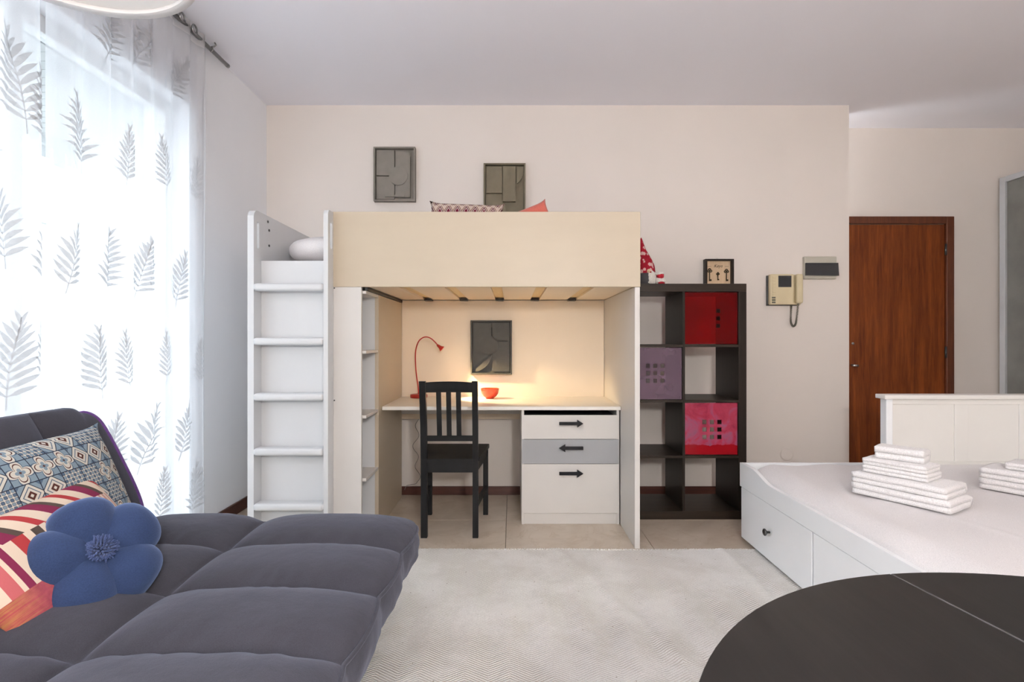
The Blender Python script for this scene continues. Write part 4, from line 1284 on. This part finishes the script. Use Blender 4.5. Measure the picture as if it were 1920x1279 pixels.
# backrest
BH = Vector((-1.475, 0, 0.40)); BT = Vector((-1.672, 0, 0.868))
bd = (BT - BH).normalized(); bn = Vector((bd.z, 0, -bd.x))
BL = (BT - BH).length
def bstp(u, v, side):
    """u along the back height, v along Y"""
    y = y0s + v * (y1s - 0.06 - y0s)
    vv, _ = cell(y, SY)
    uu = 2 * u - 1
    k = puff(uu, vv) if side > 0 else puff(uu, 2 * v - 1) * 0.4
    if side > 0:
        h = 0.012 + 0.058 * k
    else:
        h = -0.010 - 0.012 * k
    # rounded outer corner
    r = 0.10
    s = u * BL
    du, dv = max(0, s - (BL - r)), max(0, y - (y1s - 0.06 - r))
    if du > 0 and dv > 0:
        m = max(du, dv); L = math.hypot(du, dv)
        s = BL - r + du * m / L; y = y1s - 0.06 - r + dv * m / L
    y -= 0.05 * u * v ** 8
    p = BH + bd * s + bn * h
    return Vector((p.x, y, p.z))
g = G().grid(lambda u, v: bstp(u, v, 1), 60, 240).grid(lambda u, v: bstp(u, v, -1), 60, 240)
def brim(t, w):
    e = bstp(t, 1, 1); e2 = bstp(t, 1, -1)
    return e.lerp(e2, w)
g.grid(lambda u, v: brim(u, v), 60, 2)
g.grid(lambda u, v: bstp(1, u, 1).lerp(bstp(1, u, -1), v), 240, 2)
bk = g.out('backrest_mattress', 'sofa', sb, True)
weld(bk, 0.0006)
G().tube([bstp(t / 40, 1, 1) + Vector((0.0, 0.004, 0)) for t in range(41)], 0.0065, 8).out('piping', 'purple', bk, True)
box('base_frame', -1.40, -0.52, 0.35, 2.08, 0.20, 0.245, 'darkmetal', sb, 0.004)
for x, y in ((-0.62, 0.45), (-0.62, 1.98), (-1.32, 0.45), (-1.32, 1.98)):
    G().tube([(x, y, 0.014 if x > -0.95 else 0.0), (x, y, 0.205)], [0.018, 0.026], 12).out('leg', 'black', sb, True)

# cushions on the sofa
p = thing('azulejo_cushion', 'cushion printed with blue and brown tile motifs against the sofa back', 'cushion', (-1.405, 1.66, 0.625), rot=rot_from((0.0, 1, 0.02), (bn.x, -0.10, bn.z)))
pillow('cushion_cover', 0.62, 0.42, 0.15, 'azulejo', p, 36)
p = thing('striped_cushion', 'patchwork striped cushion in red and cream behind the blue flower cushion', 'cushion', (-1.265, 1.535, 0.535), rot=rot_from((-0.05, 1, 0.08), (0.80, -0.18, 0.58)))
pillow('cushion_cover', 0.54, 0.34, 0.14, 'stripe', p, 36)

# flower cushion
fnorm = Vector((0.66, -0.52, 0.54)).normalized()
fl = thing('flower_cushion', 'blue velvet flower-shaped cushion with a pompom centre on the sofa', 'cushion', (-1.148, 1.515, 0.527), rot=rot_from((0.62, 0.78, 0.0), fnorm))
def petal(a, mt, lift):
    """one plump petal, root near the centre"""
    ca, sa = math.cos(a), math.sin(a)
    g = G()
    def fn(u, v):
        th = 2 * PI * u; ph = PI * v
        r = math.sin(ph)
        ax = -math.cos(ph)                       # along the petal -1..1
        w = 0.096 * (0.66 + 0.34 * (ax + 1) / 2) * r ** 0.75
        tt = 0.075 * (0.78 + 0.22 * (ax + 1) / 2) * r ** 0.75
        L = 0.082 + 0.082 * ax
        x, y, z = L, w * math.cos(th), tt * math.sin(th)
        # gathered creases toward the centre
        z += 0.004 * math.sin(y * 140) * max(0, -ax) * (1 if z > 0 else 0)
        z += lift
        return Vector((x * ca - y * sa, x * sa + y * ca, z))
    g.grid(fn, 40, 24, True)
    o = g.out('petal', mt, fl, True)
    weld(o, 0.0003)
for k in range(5):
    petal(2 * PI * k / 5 + 0.5, 'velvet', 0.0)
bm = bmesh.new(); bmesh.ops.create_icosphere(bm, subdivisions=3, radius=1)
dirs = [q.co.copy() for q in bm.verts if q.co.z > -0.35]; bm.free()
g = G()
for d in dirs:
    c = Vector((d.x * 0.030, d.y * 0.030, 0.058 + d.z * 0.017)) * (1 + 0.12 * random.uniform(-1, 1))
    c.z = 0.058 + d.z * 0.017 + random.uniform(-0.002, 0.003)
    e = c + Vector((d.x * 0.006 + random.uniform(-0.003, 0.003), d.y * 0.006 + random.uniform(-0.003, 0.003), d.z * 0.006 + 0.002))
    g.tube([c * 0.8 + Vector((0, 0, 0.008)), c, e], [0.003, 0.0034, 0.0016], 5)
g.out('pompom', 'pompom', fl, True)

# ------------------------------------------------------------------ daybed
db = thing('daybed', 'white extended daybed with drawers and a panelled end at the right', 'bed', (2.1, 2.03, 0))
DX = 1.283
Y0, Y1 = 0.95, 3.085
dw = [(2.345, 3.072), (1.640, 2.339), (0.955, 1.634)]
for a, b in dw:
    o = box('drawer_front', DX, DX + 0.02, a + 0.003, b - 0.003, 0.025, 0.303, 'bedwhite', db, 0.002)
    yc, zc = (a + b) / 2 + 0.02, 0.168
    g = G().lathe([(0.0, -0.004), (0.006, -0.004), (0.006, 0.014), (0.0165, 0.022), (0.0175, 0.027), (0.014, 0.031), (0.0, 0.032)], (DX, yc, zc), 20, Matrix.Rotation(-PI / 2, 3, 'Y'))
    g.out('knob', 'darkmetal', o, True)
rail = [(Y0, 0.3065), (Y1, 0.3065), (Y1, 0.437), (2.95, 0.437)]
for k in range(13):
    t = k / 12
    yy = 2.95 - 0.24 * t
    rail.append((yy, 0.396 + 0.041 * (0.5 + 0.5 * math.cos(PI * t))))
rail += [(Y0, 0.396)]
G().plate([rail], 'x', DX - 0.001, DX + 0.02).out('front_rail', 'bedwhite', db)
box('end_board', DX + 0.021, 2.05, Y1 - 0.018, Y1, 0.02, 0.437, 'bedwhite', db, 0.002)
box('end_board', DX + 0.021, 2.05, Y0, Y0 + 0.018, 0.02, 0.437, 'bedwhite', db, 0.002)
box('under_frame', DX + 0.03, 2.93, Y0 + 0.03, Y1 - 0.10, 0.04, 0.30, 'bedwhite', db, 0.002)
for s, yo in ((1, 3.0), (-1, 0.95)):
    box('end_post', 2.048, 2.084, yo, yo + 0.05, 0.0, 0.802, 'bedwhite', db, 0.003)
    box('end_post', 2.885, 2.932, yo, yo + 0.05, 0.0, 0.802, 'bedwhite', db, 0.003)
    box('end_cap', 2.030, 2.950, yo - 0.016, yo + 0.066, 0.802, 0.826, 'headboard', db, 0.004)
    box('end_top_rail', 2.084, 2.885, yo + 0.006, yo + 0.044, 0.772, 0.802, 'headboard', db, 0.002)
    box('end_bottom_rail', 2.084, 2.885, yo + 0.006, yo + 0.044, 0.10, 0.46, 'headboard', db, 0.002)
    xs = [2.084, 2.430, 2.505, 2.785, 2.86, 2.885]
    for i, (a, b) in enumerate(zip(xs[:-1], xs[1:])):
        pr = 0.010 if i % 2 else 0.013
        box('panel_board', a + 0.0002, b - 0.0002, yo + pr, yo + 0.040, 0.455, 0.774, 'headboard', db, 0.002)
box('back_panel', 2.905, 2.93, 1.0, 3.0, 0.10, 0.80, 'headboard', db, 0.002)
box('back_cap', 2.895, 2.945, 1.016, 2.984, 0.80, 0.824, 'headboard', db, 0.003)

bmx = thing('daybed_mattress', 'white sheeted mattress covering the extended daybed', 'mattress', (2.1, 2.0, 0.30))
mx0, mx1, my0, my1 = DX + 0.022, 2.90, Y0 + 0.07, 2.995
def mtop(x, y):
    z = 0.452
    e = min(1, (x - mx0) / 0.11)
    z -= 0.050 * (1 - e) ** 2
    ey = min(1, (my1 - y) / 0.05, (y - my0) / 0.05)
    z -= 0.016 * (1 - max(0, ey)) ** 2
    z += 0.006 * noise.noise(Vector((x * 3, y * 3, 5)))
    # long soft creases fanning from the far corner
    s = (x - 1.3) * 0.9 + (2.95 - y) * 0.32
    z += 0.0045 * math.sin(s * 26 + 3 * noise.noise(Vector((x * 2, y * 2, 1)))) * math.exp(-((s - 0.32) / 0.28) ** 2)
    s2 = (x - 1.62) - 0.16 * (2.4 - y)
    z += 0.006 * math.exp(-(s2 / 0.02) ** 2) * max(0, min(1, (2.3 - y) / 0.5))
    return z
g = G().grid(lambda u, v: Vector((mx0 + u * (mx1 - mx0), my0 + v * (my1 - my0), mtop(mx0 + u * (mx1 - mx0), my0 + v * (my1 - my0)))), 150, 170)
for q in (lambda u, v: (mx0, my0 + u * (my1 - my0)), lambda u, v: (mx1, my0 + u * (my1 - my0)), lambda u, v: (mx0 + u * (mx1 - mx0), my0), lambda u, v: (mx0 + u * (mx1 - mx0), my1)):
    g.grid(lambda u, v, q=q: Vector((*q(u, v), 0.302 + v * (mtop(*q(u, v)) - 0.302))), 170, 4)
o = g.out('sheet', 'sheet', bmx, True); weld(o, 0.0004)
# sheet between pulled-out part and low end board
def towel(name, label, loc, ang, w, l, layers, t, seed, group):
    """folded towel: a zigzag sheet extruded along its length; local X = long side"""
    th = thing(name, label, 'towel', loc, group, rot=(0, 0, ang))
    rnd = random.Random(seed)
    path = []
    n = 10
    for k in range(layers):
        z = t * (k + 0.5)
        sgn = 1 if k % 2 == 0 else -1
        a = -sgn * (w / 2 - t * 0.5) if k else -(w / 2 - t * 0.7)
        for i in range(n + 1):
            x = a + (-2 * a) * i / n
            path.append(Vector((x, z + 0.05 * t * math.sin(5 * x / w + k))))
        if k < layers - 1:
            for i in range(1, 7):
                q = PI * i / 7
                path.append(Vector((sgn * (w / 2 - t * 0.5) + sgn * math.sin(q) * t * 0.5, z + t / 2 - math.cos(q) * t / 2)))
    m = len(path)
    prof = []
    for sd in (1, -1):
        idx = range(m) if sd > 0 else range(m - 1, -1, -1)
        for i in idx:
            d = (path[min(i + 1, m - 1)] - path[max(i - 1, 0)]).normalized()
            nn = Vector((-d.y, d.x))
            prof.append(path[i] + nn * sd * t * 0.47)
    P = len(prof)
    N = 26
    g = G()
    v = []
    for j in range(N + 1):
        s = j / N
        x = (s - 0.5) * l
        edge = max(0, abs(2 * s - 1) - 0.93) / 0.07
        for q in prof:
            zz = q.y * (1 - 0.05 * edge) + 0.0025 * noise.noise(Vector((x * 9 + seed, q.x * 9, q.y * 20))) * min(1, q.y / t)
            yy = q.x * (1 - 0.03 * edge) + 0.004 * noise.noise(Vector((x * 7, seed, q.y * 30)))
            v.append((x + 0.004 * noise.noise(Vector((q.x * 14, q.y * 40, seed))) * (2 * s - 1), yy, max(zz, 0.0005)))
    f = []
    for j in range(N):
        for k in range(P):
            f.append((j * P + k, j * P + (k + 1) % P, (j + 1) * P + (k + 1) % P, (j + 1) * P + k))
    # end caps as strips between the two offset sides
    for j in (0, N):
        for k in range(m - 1):
            f.append((j * P + k, j * P + k + 1, j * P + P - 2 - k, j * P + P - 1 - k))
    g.add(v, f)
    o = g.out('terry_cloth', 'towel', th, True, False)
    o.location = (0, 0, 0)
    return th
ta = math.atan2(-0.316, 0.186)
ZT = 0.459
bx, by = 1.650, 2.285
towel('folded_towel', 'large folded white towel lying lowest in the left stack on the bed', (bx, by, ZT), ta, 0.205, 0.36, 2, 0.0245, 1, 'towels stacked on the bed')
towel('folded_towel', 'large folded white towel second from the bottom of the left stack', (bx - 0.005, by + 0.006, ZT + 0.0500), ta + 0.02, 0.20, 0.345, 2, 0.023, 2, 'towels stacked on the bed')
towel('folded_towel', 'medium folded white towel third from the bottom of the left stack', (bx - 0.012, by + 0.028, ZT + 0.0970), ta + 0.05, 0.15, 0.24, 2, 0.0155, 3, 'towels stacked on the bed')
towel('folded_towel', 'medium folded white towel just under the small top one', (bx - 0.013, by + 0.030, ZT + 0.1285), ta + 0.04, 0.145, 0.235, 2, 0.0145, 4, 'towels stacked on the bed')
towel('folded_towel', 'small thick white towel topping the left stack on the bed', (bx - 0.002, by + 0.036, ZT + 0.158), ta + 0.16, 0.105, 0.175, 2, 0.027, 5, 'towels stacked on the bed')
bx2, by2 = 2.27, 2.36
towel('folded_towel', 'white towel lowest in the stack cut by the right picture edge', (bx2, by2, ZT), ta, 0.205, 0.36, 2, 0.0245, 6, 'towels stacked on the bed')
towel('folded_towel', 'white towel upper of the two at the right picture edge', (bx2 - 0.004, by2 + 0.006, ZT + 0.0500), ta + 0.03, 0.20, 0.345, 2, 0.023, 7, 'towels stacked on the bed')
towel('folded_towel', 'smaller white towel on top of the right edge stack', (bx2 + 0.03, by2 - 0.01, ZT + 0.097), ta + 0.05, 0.16, 0.25, 2, 0.0155, 8, 'towels stacked on the bed')

# ------------------------------------------------------------------ round table
tb = thing('round_table', 'round black extendable table in the right foreground', 'table', (0.695, 0.35, 0))
TC = Vector((0.695, 0.35)); TR = 0.552
ta2 = math.atan2(0.206, -0.029)
def half(sgn):
    pts = []
    n = 64
    for k in range(n + 1):
        a = ta2 + sgn * PI * k / n
        pts.append(Vector((TC.x + TR * math.cos(a), TC.y + TR * math.sin(a))))
    nn = Vector((-math.sin(ta2), math.cos(ta2))) * sgn * 0.0012
    pts = [q + nn for q in pts]
    c = sum(pts, Vector((0, 0))) / len(pts)
    v = []; prof = [(0.996, 0.740), (0.9995, 0.7385), (1.0, 0.735), (1.0, 0.722), (0.992, 0.717)]
    for s, z in prof:
        for q in pts:
            d = c + (q - c) * s
            v.append((d.x, d.y, z))
    m = len(pts); f = []
    for i in range(len(prof) - 1):
        for k in range(m):
            f.append((i * m + k, i * m + (k + 1) % m, (i + 1) * m + (k + 1) % m, (i + 1) * m + k))
    f += [tuple(range(m)), tuple(range((len(prof) - 1) * m, len(prof) * m))]
    G().add(v, f).out('tabletop_leaf', 'table', tb)
half(1); half(-1)
sd_ = Vector((math.cos(ta2), math.sin(ta2), 0)); sn_ = Vector((-sd_.y, sd_.x, 0)) * 0.0016; sc_ = Vector((TC.x, TC.y, 0.7385))
g = G().add([sc_ + sd_ * a * (TR - 0.004) + sn_ * b + Vector((0, 0, c)) for a, b, c in ((-1, -1, 0), (1, -1, 0), (1, 1, 0), (-1, 1, 0), (-1, -1, 0.0019), (1, -1, 0.0019), (1, 1, 0.0019), (-1, 1, 0.0019))], [(0, 1, 2, 3), (4, 5, 6, 7), (0, 1, 5, 4), (1, 2, 6, 5), (2, 3, 7, 6), (3, 0, 4, 7)])
g.out('seam_edge', 'seam', tb)
G().lathe([(0.40, 0.716), (0.42, 0.716), (0.42, 0.64), (0.40, 0.64), (0.40, 0.716)], (TC.x, TC.y, 0), 48).out('apron', 'table', tb)
G().lathe([(0.0, 0.70), (0.08, 0.70), (0.06, 0.62), (0.045, 0.55), (0.065, 0.45), (0.075, 0.36), (0.06, 0.26), (0.075, 0.20), (0.075, 0.12), (0.0, 0.12)], (TC.x, TC.y, 0), 28).out('pedestal', 'table', tb, True)
for k in range(4):
    a = PI / 4 + k * PI / 2
    d = Vector((math.cos(a), math.sin(a), 0))
    c = Vector((TC.x, TC.y, 0))
    G().tube([c + d * 0.05 + Vector((0, 0, 0.20)), c + d * 0.16 + Vector((0, 0, 0.16)), c + d * 0.27 + Vector((0, 0, 0.085)), c + d * 0.36 + Vector((0, 0, 0.042))], [0.035, 0.034, 0.028, 0.026], 10).out('foot', 'table', tb, True)
